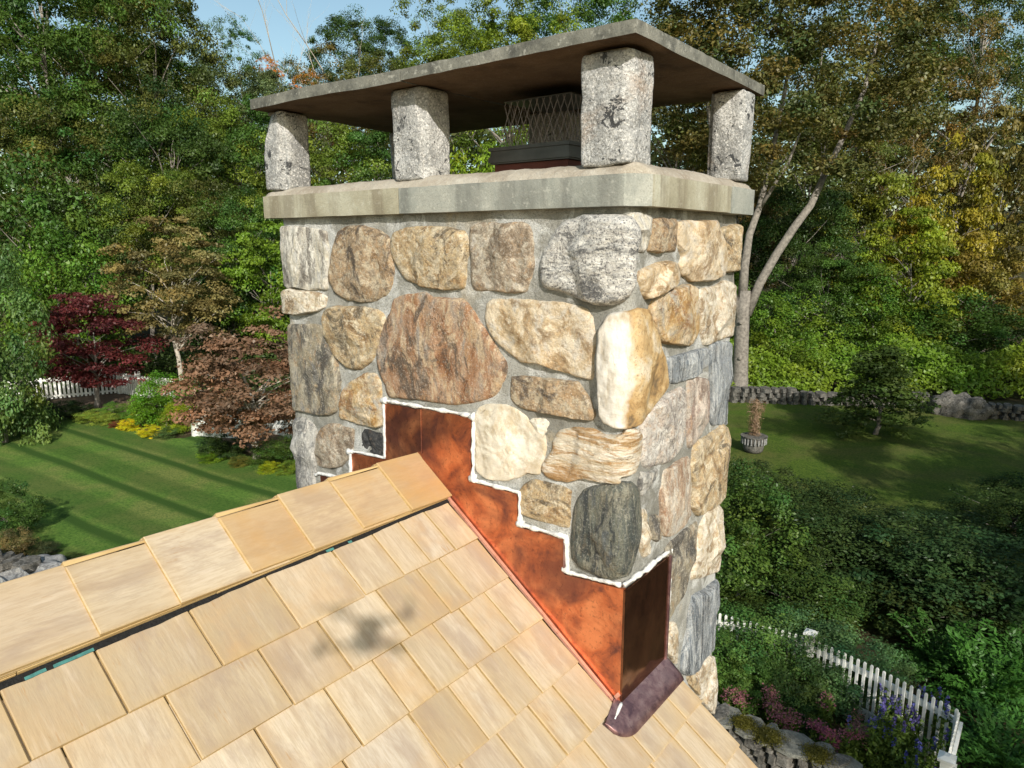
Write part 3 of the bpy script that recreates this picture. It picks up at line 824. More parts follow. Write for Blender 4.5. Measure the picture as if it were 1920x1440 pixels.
# mortar wash sloping up from the coping to the pillars
def wash_mesh():
    nx, ny = 130, 66
    V, F = [], []
    for j in range(ny+1):
        for i in range(nx+1):
            x = KX0+.004+(KX1-KX0-.008)*i/nx
            y = KY0+.004+(KY1-KY0-.008)*j/ny
            V.append((x, y, 0))
    V = np.array(V, float)
    e = np.minimum(np.minimum(V[:, 0]-KX0-.004, KX1-.004-V[:, 0]), np.minimum(V[:, 1]-KY0-.004, KY1-.004-V[:, 1]))
    near = np.maximum(0, (V[:, 0]-KX1+.004)-(V[:, 1]-KY0-.004)+.075)
    V[:, 0] -= near*.5; V[:, 1] += near*.5
    s = np.clip(e/.075, 0, 1)
    k = 1-(1-s)**2
    z = KZ1-.004+.032*k+.004*k*fbm(V, 7, 3, 4)+.0016*fbm(V, 60, 2, 8)
    z = z+np.minimum(.006, e*.6)
    V[:, 2] = z
    for j in range(ny):
        for i in range(nx):
            a = j*(nx+1)+i
            F.append((a, a+1, a+nx+2, a+nx+1))
    return V, F


V, F = wash_mesh()
mesh_obj('mortar_wash', V, F, M['wash'], chimney, True)


# pillars of split granite between coping and cap
def pillar(x0, x1, y0, y1, seed, lab, lean=(0, 0), tp=.985):
    def w(W, P):
        W = W.copy()
        k = P[:, 2]
        cx, cy = (x0+x1)/2, (y0+y1)/2
        f = 1-(1-tp)*np.clip((k-.8)/.2, 0, 1)**1.5-(.03*np.clip((.12-k)/.12, 0, 1))
        W[:, 0] = cx+(W[:, 0]-cx)*f+lean[0]*k
        W[:, 1] = cy+(W[:, 1]-cy)*f+lean[1]*k
        rg_ = np.random.RandomState(seed)
        D_ = np.c_[(W[:, 0]-cx-lean[0]*k)/(x1-x0)*2, (W[:, 1]-cy-lean[1]*k)/(y1-y0)*2, k*2-1]
        for q in range(6):      # split faces
            n_ = rg_.normal(0, 1, 3)*np.array([1, 1, .10]); n_ /= np.linalg.norm(n_)
            lim = rg_.uniform(1.06, 1.28)
            ov = np.maximum(0, D_@n_-lim)[:, None]
            W = W-ov*n_*np.array([(x1-x0)/2, (y1-y0)/2, .05])
        return W
    o = rough_block('pillar', x0, x1, y0, y1, 1.497, 1.772, .0075, .0032, .008, M['pillar'], chimney, seed, w, .0028, fsc=24)
    o['label'] = lab
    o2 = rough_block('mortar_pad', x0+.018+lean[0], x1-.022+lean[0], y0+.018+lean[1], y1-.018+lean[1], 1.766, 1.7785, .012, .002, .004, M['wash'], o, seed+50)
    return o


pillar(-1.558, -1.437, -0.022, 0.100, 21, 'split granite pillar at the left corner', (.0, .0))
pillar(-0.862, -0.722, -0.012, 0.115, 23, 'split granite pillar with rust marks in the middle of the front', (-.008, 0), .95)
pillar(-0.152, -0.003, -0.02, 0.10, 25, 'pale granite pillar with black marks at the near corner', (.0, .0), .975)
pillar(-0.088, 0.036, 0.640, 0.747, 27, 'granite pillar half in shade at the far right corner', (.0, .0))
pillar(-1.52, -1.38, 0.58, 0.73, 29, 'granite pillar at the hidden rear corner')
pillar(-0.80, -0.60, 0.60, 0.74, 31, 'shaded granite pillar in the middle of the rear')

# cap of two stone slabs
CX0, CX1, CY0, CY1, CZ = -1.54, 0.036, -0.076, 0.813, 1.779


def slabwarp(W, P):
    W = W.copy()
    W[:, 2] += .003*fbm(np.c_[W[:, :2], W[:, 0]*0], 3.5, 2, 6)
    return W


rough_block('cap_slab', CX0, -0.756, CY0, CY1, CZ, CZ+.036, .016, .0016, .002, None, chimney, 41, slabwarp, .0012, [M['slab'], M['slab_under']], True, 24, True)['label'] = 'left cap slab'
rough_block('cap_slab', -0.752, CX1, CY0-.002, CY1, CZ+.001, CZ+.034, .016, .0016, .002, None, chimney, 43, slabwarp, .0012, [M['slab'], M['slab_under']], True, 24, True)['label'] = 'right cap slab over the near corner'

# spark arrestor in the flue opening
mb = MB()
FX0, FX1, FY0, FY1 = -.645, -.33, .205, .50
mb.box(((FX0+FX1)/2, (FY0+FY1)/2, 1.566), (FX1-FX0, FY1-FY0, .018))
mb.box(((FX0+FX1)/2, (FY0+FY1)/2, 1.584), (FX1-FX0-.010, FY1-FY0-.010, .0178))
mb.box(((FX0+FX1)/2, (FY0+FY1)/2, 1.5985), (FX1-FX0-.0, FY1-FY0-.0, .0108))
mb.box(((FX0+FX1)/2, (FY0+FY1)/2, 1.5545), (FX1-FX0-.01, FY1-FY0-.01, .004))
arr = mb.build('spark_arrestor', M['bronze'], chimney)
mb = MB()
mb.box(((FX0+FX1)/2, (FY0+FY1)/2, 1.522), (FX1-FX0-.03, FY1-FY0-.03, .058))
mb.build('clay_flue', M['clay'], chimney)


def diamond(mb, p0, p1, z0, z1, w=.0235, hh=.064, r=.0014):
    L = (Vector(p1)-Vector(p0)).length
    n = int(L/w)
    w = L/n
    d = (Vector(p1)-Vector(p0))/L

    def P(a, z): return (p0[0]+d.x*a, p0[1]+d.y*a, z)
    rows = int(math.ceil((z1-z0)/hh))
    for sgn in (1, -1):
        for k in range(-rows*2, n+rows*2):
            a0 = k*w; z = z0
            # one strand: a climbs w/2 per hh/2
            seg = []
            slope = sgn*w/hh
            aa, zz = a0, z0
            bb, yy = a0+slope*(z1-z0), z1
            lo, hi = 0.0, L
            if sgn > 0:
                t0 = max(0, (lo-aa)/(bb-aa)); t1 = min(1, (hi-aa)/(bb-aa))
            else:
                t0 = max(0, (hi-aa)/(bb-aa)); t1 = min(1, (lo-aa)/(bb-aa))
            if t1-t0 < .02: continue
            q0 = P(aa+(bb-aa)*t0, zz+(yy-zz)*t0); q1 = P(aa+(bb-aa)*t1, zz+(yy-zz)*t1)
            mb.tube([q0, q1], r, 4, cap=False)


mb = MB()
mx0, mx1, my0, my1 = -.600, -.345, .235, .47
diamond(mb, (mx0, my0, 0), (mx1, my0, 0), 1.604, 1.743)
diamond(mb, (mx1, my0, 0), (mx1, my1, 0), 1.604, 1.743)
diamond(mb, (mx1, my1, 0), (mx0, my1, 0), 1.604, 1.743)
diamond(mb, (mx0, my1, 0), (mx0, my0, 0), 1.604, 1.743)
mb.build('wire_screen', M['steel_mesh'], arr)['label'] = 'expanded metal screen'
mb = MB()
mb.box(((mx0+mx1)/2, (my0+my1)/2, 1.7445), (mx1-mx0+.004, my1-my0+.004, .003))
mb.build('screen_lid', M['bronze'], arr)

# ------------------------------------------------------------------ copper flashing
def sheet(name, pts, nrm, th, mat, parent, off=0.0):
    """thin sheet with a folded edge from an outline; pts are 3D, nrm the outward direction"""
    n = Vector(nrm)
    bm = bmesh.new()
    vs = [bm.verts.new(Vector(p)+n*(off+th)) for p in pts]
    f = bm.faces.new(vs)
    if f.normal.dot(n) < 0: f.normal_flip()
    r = bmesh.ops.extrude_face_region(bm, geom=[f])
    for v in r['geom']:
        if isinstance(v, bmesh.types.BMVert): v.co -= n*th
    bmesh.ops.recalc_face_normals(bm, faces=bm.faces)
    me = bpy.data.meshes.new(name); bm.to_mesh(me); bm.free()
    me.materials.append(mat)
    o = bpy.data.objects.new(name, me); col.objects.link(o)
    if parent: o.parent = parent
    return o


def A3(x, z): return (x, 0.0, z)


flash = hp(sheet('copper_flashing', [A3(-.765, .755), A3(-.543, .757), A3(-.547, .543), A3(-.360, .544), A3(-.357, .437), A3(-.186, .442),
                                    A3(-.182, .332), A3(0.016, .345), A3(0.016, -.03), A3(-.765, .56)], (0, -1, 0), .014, M['copper'], None))
flash['label'] = 'stepped orange copper flashing up the right hand slope'
fl2 = sheet('copper_sheet', [A3(-.7665, .752), A3(-.945, .748), A3(-.955, .541), A3(-1.135, .532), A3(-1.14, .42), A3(-1.33, .405), A3(-1.34, .12), A3(-.7665, .555)],
            (0, -1, 0), .012, M['copper'], flash)
fl2['label'] = 'copper sheet over the left hand slope'
mb = MB()
mb.tube([(-.766, -.0145, .753), (-.766, -.0155, .6)], .0028, 6)
mb.build('standing_seam', M['copper'], flash)
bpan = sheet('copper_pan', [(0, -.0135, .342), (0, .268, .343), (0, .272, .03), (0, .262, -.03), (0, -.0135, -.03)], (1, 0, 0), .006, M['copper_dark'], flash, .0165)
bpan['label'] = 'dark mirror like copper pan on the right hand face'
mb = MB()
mb.box((.018, .275, .165), (.018, .008, .36)); mb.box((.013, .287, .165), (.010, .006, .35)); mb.box((.009, .297, .16), (.006, .005, .34))
mb.build('folded_copper_edge', M['copper_purple'], flash)
mb = MB()
mb.box((-.1805, -.0155, .386), (.006, .008, .095))
mb.build('lifted_copper_lip', M['copper_purple'], flash)


# white sealant bead along the steps
def bead(pts, rad, seed, step=.006):
    P = [Vector(p) for p in pts]
    out = []
    for a, b in zip(P, P[1:]):
        n = max(1, int((b-a).length/step))
        out += [a.lerp(b, k/n) for k in range(n)]
    out.append(P[-1])
    A = np.array([tuple(p) for p in out])
    n1 = fbm(A, 30, 3, seed); n2 = fbm(A, 55, 2, seed+9); n3 = fbm(A, 40, 2, seed+4)
    pts2, rad2 = [], []
    for i, p in enumerate(out):
        pts2.append(p+Vector((n2[i]*.0018, n2[i]*.0015, n3[i]*.0018)))
        rad2.append(max(.002, rad*(1+.6*n1[i])))
    return pts2, rad2


mb = MB()
yb = -.011
path = [(-1.36, yb, .40), (-1.335, yb, .413), (-1.145, yb, .428), (-1.142, yb, .54), (-.953, yb, .549), (-.948, yb, .758), (-.78, yb, .762), (-.535, yb, .764), (-.539, yb, .552), (-.352, yb, .551),
        (-.349, yb, .447), (-.178, yb, .450), (-.172, yb, .341), (.006, yb, .355)]
p, r = bead(path, .0062, 5); mb.tube(p, r, 8)
p, r = bead([(.012, -.004, .354), (.013, .13, .351), (.012, .285, .354)], .0075, 7); mb.tube(p, r, 8)
p, r = bead([(.012, .305, .352), (.010, .308, .2), (.008, .304, .02)], .0045, 9); mb.tube(p, r, 8)
for q in ((-.35, .447), (-.54, .555), (-.948, .757), (-1.14, .535), (-.178, .345), (-.54, .76)):
    p, r = bead([(q[0]-.012, yb, q[1]), (q[0]+.012, yb, q[1]+.004)], .0105, int(q[0]*-100)); mb.tube(p, r, 8)
mb.build('sealant', M['sealant'], flash, True)

# ------------------------------------------------------------------ roof, in its own frame: x = -world y, y down the slope, z off the slope
SL = math.atan2(.585, .781)
RIDGE = Vector((-.781, 0, .561))


def roof_frame(side):
    c, s = math.cos(SL), math.sin(SL)
    if side > 0: X, Y, Z = Vector((0, -1, 0)), Vector((c, 0, -s)), Vector((s, 0, c))
    else: X, Y, Z = Vector((0, 1, 0)), Vector((-c, 0, -s)), Vector((-s, 0, c))
    return Matrix(((X.x, Y.x, Z.x, RIDGE.x), (X.y, Y.y, Z.y, RIDGE.y), (X.z, Y.z, Z.z, RIDGE.z), (0, 0, 0, 1)))


class Shakes:
    """tapered shingles with a per shingle colour value and edge distances in the uv map"""
    def __init__(s): s.v, s.f, s.uv, s.r, s.mi = [], [], [], [], []

    def add(s, x0, x1, y0, y1, zt0, zb0, zt1, zb1, rnd, axis=1, w=(0, 0, 0, 0)):
        # top plane from zt0 (at y0) to zt1 (at y1); axis 1: butt at y1, axis 0: butt at x1
        n = len(s.v)
        bv = .0022
        P = [(x0, y0+w[0], zb0), (x1, y0+w[1], zb0 if axis else zb1), (x1, y1+w[2], zb1), (x0, y1+w[3], zb1 if axis else zb0)]
        T = [(x0, y0+w[0], zt0), (x1, y0+w[1], zt0 if axis else zt1), (x1, y1+w[2], zt1), (x0, y1+w[3], zt1 if axis else zt0)]
        M_ = [(q[0], q[1], q[2]-bv) for q in T]
        T = [(min(max(q[0], x0+bv), x1-bv), min(max(q[1], min(y0, y1)+bv-.01), y1-bv) if q[1] > (y0+y1)/2 else q[1]+bv, q[2]) for q in T]
        s.v += P+M_+T
        L = x1-x0
        D = y1-y0

        def uv(p):
            e_ = .02 if axis else 0
            return (p[0]-x0, y1-p[1], x1-p[0], p[1]-y0+e_)
        for fi, q in enumerate([(8, 9, 10, 11), (0, 3, 2, 1)] + [(i, (i+1) % 4, 4+(i+1) % 4, 4+i) for i in range(4)] + [(4+i, 4+(i+1) % 4, 8+(i+1) % 4, 8+i) for i in range(4)]):
            s.f.append(tuple(n+i for i in q))
            s.mi.append(1 if 2 <= fi <= 5 else 0)
            for i in q:
                s.uv.append(uv(s.v[n+i]))
            s.r += [rnd]*4

    def build(s, name, mats, parent, frame):
        # a finer top face would be needed for the edge stain: cut it into strips
        o = mesh_obj(name, s.v, s.f, None, None, False, mats, s.mi)
        me = o.data
        a = me.color_attributes.new('rnd', 'FLOAT_COLOR', 'CORNER')
        a.data.foreach_set('color', np.array([(r[0], r[1], r[2], 1) for r in s.r], 'f').ravel())
        uva = np.array(s.uv, 'f')
        u = me.uv_layers.new(name='UVMap')
        u.data.foreach_set('uv', uva[:, :2].ravel())
        u = me.uv_layers.new(name='far')
        u.data.foreach_set('uv', uva[:, 2:].ravel())
        me.uv_layers['UVMap'].active_render = True
        o.parent = parent
        o.matrix_parent_inverse = HI
        o.matrix_basis = frame
        return o


def cut_and_add(S, x0, x1, ya, yb_, zt0, zb0, zt1, zb1, rnd, w):
    S.add(x0, x1, ya, yb_, zt0, zb0, zt1, zb1, rnd, 1, w)


rr = random.Random(12)
butts = [.342, .500, .658, .824, .982, 1.148, 1.306]
rows = {0: [-1.95, -1.74, -1.52, -1.303, -1.129, -.922, -.716, -.507, -.36, -.251, -.142, -.030],
        1: [-1.85, -1.66, -1.46, -1.25, -1.053, -.832, -.664, -.465, -.308, -.211, -.032],
        2: [-1.9, -1.72, -1.50, -1.33, -1.13, -.93, -.745, -.598, -.499, -.378, -.268, -.153, -.032],
        3: [-1.8, -1.62, -1.4, -1.2, -.99, -.80, -.597, -.455, -.34, -.221, -.032],
        4: [-1.9, -1.7, -1.5, -1.3, -1.08, -.9, -.72, -.56, -.42, -.284, -.169, -.032],
        5: [-1.85, -1.65, -1.42, -1.2, -1.02, -.83, -.66, -.5, -.36, -.20, -.05, .07, .170, .285],
        6: [-1.9, -1.7, -1.5, -1.3, -1.1, -.93, -.75, -.6, -.47, -.33, -.18, -.06, .08, .17, .285]}
while len(butts) < 26: butts.append(butts[-1]+.158)
for side in (1, -1):
    S = Shakes()
    for i, b in enumerate(butts):
        top = b-.30 if i else .03
        if side > 0 and i in rows:
            js = [-y for y in rows[i]]
            js = sorted(js)
            x = js[-1]
            while x < 5.6: x += rr.choice([.11, .14, .17, .2, .22]); js.append(x)
        else:
            x0 = .032 if (b < 1.0) else -.285
            if side < 0: js = [-5.6]; e = -x0
            else: js = [x0]; e = 5.6
            while js[-1] < e-.1: js.append(min(e, js[-1]+rr.choice([.11, .14, .17, .2, .22])))
            js[-1] = e
        for a, c in zip(js, js[1:]):
            g = .0016+rr.random()*.0016
            w = rr.uniform(-.0025, .0025); w2 = rr.uniform(-.0018, .0018)
            dz = rr.uniform(0, .0025)
            tt = .0165+rr.uniform(-.0015, .002)
            S.add(a+g, c-g, top, b, .001+dz*(.3 if i == 0 else 1), -.004, tt+dz, .0045+dz, (rr.random(), rr.random(), rr.random()), 1, (0, 0, w+w2, w-w2))
    o = S.build('shingles', [M['shingle'], M['cedar_edge']], house, roof_frame(side))
    o['label'] = 'cedar shingles on the sunlit slope' if side > 0 else 'cedar shingles on the hidden slope'

# ridge cap
RX = RIDGE.copy()
apex = []
cuts = [0.004, -.204, -.395, -.571, -.755, -.942, -1.117, -1.303]
while cuts[-1] > -5.5: cuts.append(cuts[-1]-.182)
for side in (1, -1):
    S = Shakes()
    fr = roof_frame(side)
    for i, y in enumerate(cuts[1:]):
        yb2, yt = y, min(y+.30, .0)
        alt = (i % 2 == 0) if side > 0 else (i % 2 == 1)
        base = .0258
        # the side that laps over runs a little past the ridge line
        y0 = -.029 if alt else -.015
        wd = .168 if side > 0 else .165
        wd += rr.uniform(-.003, .003)
        r = (rr.random()*.6+.2, .15+.85*(1 if i < 4 else 0)*rr.uniform(.6, 1), rr.random())
        xs = (-yt, -yb2) if side > 0 else (yb2, yt)
        n0 = len(S.v); f0 = len(S.f)
        S.add(xs[0], xs[1], y0, wd, base+.0005, base-.003, base+.0160, base+.003, r, 0, (0, 0, 0, 0))
        if side < 0:      # turned round so the thick end still faces away from the chimney
            for q in range(n0, len(S.v)):
                vx, vy, vz = S.v[q]
                S.v[q] = (xs[0]+xs[1]-vx, vy, vz)
            for q in range(f0, len(S.f)): S.f[q] = S.f[q][::-1]
    o = S.build('ridge_cap', [M['ridge'], M['cedar_edge']], house, fr)
    o['label'] = 'lapped cedar ridge shingles on the sunlit side' if side > 0 else 'lapped cedar ridge shingles on the far side'
    # under courses whose edges show as thin lines, and the black felt below them
    mb = MB()
    xc, xl = (2.75, 5.5) if side > 0 else (-2.75, 5.5)
    sx = 1 if side > 0 else -1
    for k, (ed, zz) in enumerate(((.1695, .0208), (.1712, .0150))):
        for q in range(13):
            x0 = .01+q*.42
            mb.box((sx*(x0+.209), ed/2+rr.uniform(-.0008, .0008), zz+rr.uniform(-.0003, .0003)), (.4175, ed-.004, .0052))
    b = mb.build('ridge_under_course', M['cedar_edge'], o)
    fv, ff, fm = [], [], []
    N = 420
    for q in range(N+1):
        x = sx*(.012+5.4*q/N)
        wv = float(fbm(np.array([[x, side*3.0, 0]]), 5, 3, 8)[0])*.006+float(fbm(np.array([[x, side*3.0, 0]]), 40, 2, 3)[0])*.002
        e = .1805+wv*.6
        fv += [(x, .06, .0118), (x, e-.007, .0124), (x, e, .0114), (x, e, .006)]
    for q in range(N):
        for k in range(3):
            a0 = q*4+k
            f = (a0, a0+4, a0+5, a0+1)
            ff.append(f[::-1] if side > 0 else f)
            tq = .012+5.4*(q+.5)/N
            fm.append(1 if (k == 1 and side > 0 and float(fbm(np.array([[tq, 9.0, 0]]), 6, 3, 21)[0]) > .42 and float(fbm(np.array([[tq, 2.0, 0]]), 50, 2, 2)[0]) > -.3) else 0)
    u = mesh_obj('roofing_felt', fv, ff, None, None, False, [M['felt'], M['felt_print']], fm)
    u.parent = house; u.matrix_parent_inverse = HI; u.matrix_basis = fr
    u['label'] = 'strip of black felt with turquoise print under the ridge shingles'

# bright copper lip along the flashing, and roof deck below the shingles
mb = MB()
mb.box((.0235, .165+.40, .0135), (.010, .80, .010))
o = mb.build('copper_lip', M['copper_edge'], flash)
o.matrix_basis = roof_frame(1)
# apron where the flashing turns out over the shingles: rounded end, rolled lip
V, F = [], []
N = 36
for j in range(7):
    for i in range(N+1):
        x = -.283+.40*i/N
        # down-slope extent shrinks to a rounded tip at the near end
        k = max(0.0, (x+.0-.03)/.087)
        e0, e1 = .955, 1.068
        if k > 0:
            q = math.sqrt(max(0, 1-min(1, k)**2))
            e1 = .99+(.078)*q
        if x > .0: e0 = .955+(x)*.32
        y = e0+(e1-e0)*j/6
        z = .024+.004*math.sin(j/6*3.14)+(.0 if j < 6 else -.004)
        V.append((x, y, z))
for j in range(6):
    for i in range(N):
        a0 = j*(N+1)+i
        F.append((a0, a0+1, a0+N+2, a0+N+1))
nV = len(V)
V += [(v[0], v[1], v[2]-.0035) for v in V]
F += [tuple(nV+i for i in f[::-1]) for f in F]
for i in range(N):
    F.append((6*(N+1)+i, 6*(N+1)+i+1, nV+6*(N+1)+i+1, nV+6*(N+1)+i))
for j in range(6):
    F.append(((j+1)*(N+1)+N, j*(N+1)+N, nV+j*(N+1)+N, nV+(j+1)*(N+1)+N)[::-1])
    F.append((j*(N+1), (j+1)*(N+1), nV+(j+1)*(N+1), nV+j*(N+1)))
o = mesh_obj('copper_apron', V, F, M['copper_purple'], flash, True)
o['label'] = 'purple patinated copper apron lying on the shingles'
o.matrix_basis = roof_frame(1)
mb = MB()
mb.box((-.128, .962, .034), (.30, .011, .016))
ap = mb.build('apron_upstand', M['copper_edge'], flash); ap.matrix_basis = roof_frame(1)
mb = MB()
p, r = bead([(.075, 1.0, .027), (.04, .99, .028), (.02, .985, .028)], .007, 12); mb.tube(p, [q*.7 for q in r], 8)
so = mb.build('sealant', M['sealant'], flash, True); so.matrix_basis = roof_frame(1)

for side in (1, -1):
    mb = MB()
    sx = side
    mb.box((sx*2.80, 2.25, -.013), (5.7, 4.1, .018)) if False else None
    v = [(sx*.02, .02, -.005), (sx*5.6, .02, -.005), (sx*5.6, 4.25, -.005), (-sx*.28, 4.25, -.005), (-sx*.28, 1.02, -.005), (sx*.02, 1.02, -.005)]
    if side < 0: v = [(sx*.02, .02, -.005), (sx*5.6, .02, -.005), (sx*5.6, 4.25, -.005), (-sx*.28, 4.25, -.005), (-sx*.28, 1.02, -.005), (sx*.02, 1.02, -.005)]
    n = len(v)
    vv = v+[(a_, b_, c_-.03) for a_, b_, c_ in v]
    ff = [tuple(range(n)), tuple(range(n, 2*n))[::-1]]+[(i, n+i, n+(i+1) % n, (i+1) % n) for i in range(n)]
    o = mesh_obj('roof_deck', vv, ff, M['cedar_edge'])
    o.parent = house; o.matrix_parent_inverse = HI; o.matrix_basis = roof_frame(side)

# walls under the roof
ex = 4.1*math.cos(SL); ez = .585-4.1*math.sin(SL)-.12
wx0, wx1 = RIDGE.x-ex+.35, RIDGE.x+ex-.35
wz = .585-(ex-.35)*math.tan(SL)-.08
gy0, gy1 = -5.2, .16
vv, ff = [], []
prof = [(wx0, GZ), (wx1, GZ), (wx1, wz), (RIDGE.x, .47), (wx0, wz)]
for y in (gy0, gy1): vv += [(x, y, z) for x, z in prof]
ff = [(0, 1, 2, 3, 4)[::-1][::-1], (9, 8, 7, 6, 5), (0, 5, 6, 1), (1, 6, 7, 2), (4, 9, 5, 0)]
o = hp(mesh_obj('house_wall', vv, ff, M['siding']))

# ================================================================== GROUND
def terrain_mesh():
    V, F = [], []
    ds = [-60, -30, -10, 0, 5, 10, 15, 20, 30, 40, 44, 50, 60, 75, 90, 110, 140, 200, 400, 900]
    us = [-900, -400, -200, -120, -80, -50, -30, -15, 0, 15, 30, 50, 80, 120, 200, 400, 900]
    F_ = Vector((-math.sin(YAW), math.cos(YAW), 0)); R_ = Vector((math.cos(YAW), math.sin(YAW), 0))
    for d in ds:
        for u in us:
            p = Vector((CAM[0], CAM[1], 0))+F_*d+R_*u
            V.append((p.x, p.y, terrain(p.x, p.y)))
    n = len(us)
    for j in range(len(ds)-1):
        for i in range(n-1):
            F.append((j*n+i, j*n+i+1, (j+1)*n+i+1, (j+1)*n+i))
    return V, F


def _ground():
    t = NT('leaf_litter')
    v = t.coord('Object')
    c = t.ramp(t.noise(v, 1.2, 8, .65), [(.3, (.030, .026, .015)), (.5, (.055, .048, .024)), (.7, (.05, .07, .02))])
    return t.pbr(c, 1, 0, t.bump(t.noise(v, 8, 6, .7), .6, .1), .1)


def _lawn(name, stripes, a, b, dry):
    t = NT(name)
    v = t.coord('Object')
    c = t.ramp(t.noise(v, 7, 9, .72), [(.34, a), (.62, b)])
    c = t.mix(t.ramp(t.noise(v, .55, 5, .6, .4), [(.42, 0.0), (.60, .8)]), c, dry)
    c = t.mix(t.ramp(t.noise(v, 2.2, 6, .7), [(.50, 0.0), (.62, .4)]), c, (a[0]*.6, a[1]*.7, a[2]*.6))
    c = t.mix(t.ramp(t.noise(v, 14, 6, .85), [(.40, .75), (.54, 0.0)]), c, (a[0]*.45, a[1]*.5, a[2]*.5))
    if stripes:
        g = t.n('ShaderNodeMapping'); t.l(v, g.inputs[0]); g.inputs['Rotation'].default_value = (0, 0, stripes)
        sp = t.n('ShaderNodeSeparateXYZ'); t.l(g.outputs[0], sp.inputs[0])
        x = t.math('ADD', sp.outputs[0], t.math('MULTIPLY', t.noise(v, .2, 2, .5), .35))
        w = t.math('FRACT', t.math('MULTIPLY', x, .52))
        m = t.ramp(w, [(0, .0), (.07, .95), (.16, .95), (.26, 0.0), (.50, 0.0), (.60, .5), (.90, .5), (1, 0)])
        c = t.mix(m, c, (.034, .080, .012))
    return t.pbr(c, .95, 0, t.bump(t.noise(v, 40, 5, .8), .8, .04), .15)


M['litter'] = _ground()
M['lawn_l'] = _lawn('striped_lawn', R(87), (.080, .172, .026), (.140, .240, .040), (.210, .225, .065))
M['lawn_r'] = _lawn('shade_toned_lawn', 0, (.055, .105, .012), (.100, .150, .018), (.125, .130, .035))  # darker greens than the left lawn: tree shade put into the colour
M['mulch'] = plain('bark_mulch', (.14, .095, .065), 1, 0, .4, 14, 1)
M['paving'] = plain('grey_paving', (.20, .20, .21), .9, 0, .3, 6, .4)
V, F = terrain_mesh()
tag(mesh_obj('ground', V, F, M['litter']), kind='structure')


def flat(name, pts, dz, mat, kind='structure', **kw):
    o = mesh_obj(name, [(p.x, p.y, GZ+dz) for p in pts], [tuple(range(len(pts)))], mat)
    if o.data.polygons[0].normal.z < 0: o.data.flip_normals()
    return tag(o, kind=kind, **kw)


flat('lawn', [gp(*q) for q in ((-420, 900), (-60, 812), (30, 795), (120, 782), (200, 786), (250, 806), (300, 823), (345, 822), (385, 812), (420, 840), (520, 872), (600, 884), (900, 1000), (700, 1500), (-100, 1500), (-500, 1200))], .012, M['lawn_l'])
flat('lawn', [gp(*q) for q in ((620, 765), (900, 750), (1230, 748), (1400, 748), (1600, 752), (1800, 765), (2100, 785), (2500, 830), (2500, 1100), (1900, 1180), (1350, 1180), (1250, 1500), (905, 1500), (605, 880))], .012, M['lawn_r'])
flat('garden_bed', [gp(*q) for q in ((-420, 885), (-60, 806), (30, 789), (120, 776), (200, 780), (252, 801), (300, 818), (345, 817), (385, 807), (420, 834), (520, 866), (610, 878), (640, 820), (400, 760), (200, 735), (-400, 770))], .006, M['mulch'])
flat('garden_bed', [gp(*q) for q in ((1180, 1130), (1345, 1200), (1520, 1250), (1800, 1420), (1800, 1600), (1500, 1500), (1200, 1330))], .006, M['mulch'])
flat('path', [gp(*q) for q in ((-500, 1090), (-100, 1075), (60, 1088), (200, 1110), (200, 1300), (-500, 1400))], .018, M['paving'])


# ================================================================== FOLIAGE
def leaf_cloud(C, Nrm, size, aspect=.55, seed=0):
    """rhombic leaves: centres C (n,3), preferred normals Nrm, size (n,)"""
    rng = np.random.RandomState(seed)
    n = len(C)
    N_ = Nrm+rng.normal(0, .42, (n, 3))
    N_ /= np.linalg.norm(N_, axis=1, keepdims=True)+1e-9
    T = rng.normal(0, 1, (n, 3))
    T -= N_*(T*N_).sum(1, keepdims=True)
    T /= np.linalg.norm(T, axis=1, keepdims=True)+1e-9
    B = np.cross(N_, T)
    s = size[:, None]
    bend = N_*s*.18
    v = np.stack([C-T*s, C+B*s*aspect-bend*.4, C+T*s, C-B*s*aspect-bend*.4], 1).reshape(-1, 3)
    return v


def leaf_mesh(name, V, tint, mat=None):
    n = len(V)//4
    me = bpy.data.meshes.new(name)
    me.vertices.add(len(V)); me.vertices.foreach_set('co', V.astype('f').ravel())
    me.loops.add(4*n); me.loops.foreach_set('vertex_index', np.arange(4*n, dtype='i'))
    me.polygons.add(n); me.polygons.foreach_set('loop_start', np.arange(0, 4*n, 4, dtype='i'))
    try: me.polygons.foreach_set('loop_total', np.full(n, 4, dtype='i'))
    except Exception: pass
    me.update(calc_edges=True)
    a = me.color_attributes.new('tint', 'FLOAT_COLOR', 'POINT')
    c = np.ones((4*n, 4), 'f'); c[:, :3] = np.repeat(tint, 4, 0)
    a.data.foreach_set('color', c.ravel())
    me.materials.append(mat or M['leaf'])
    return me


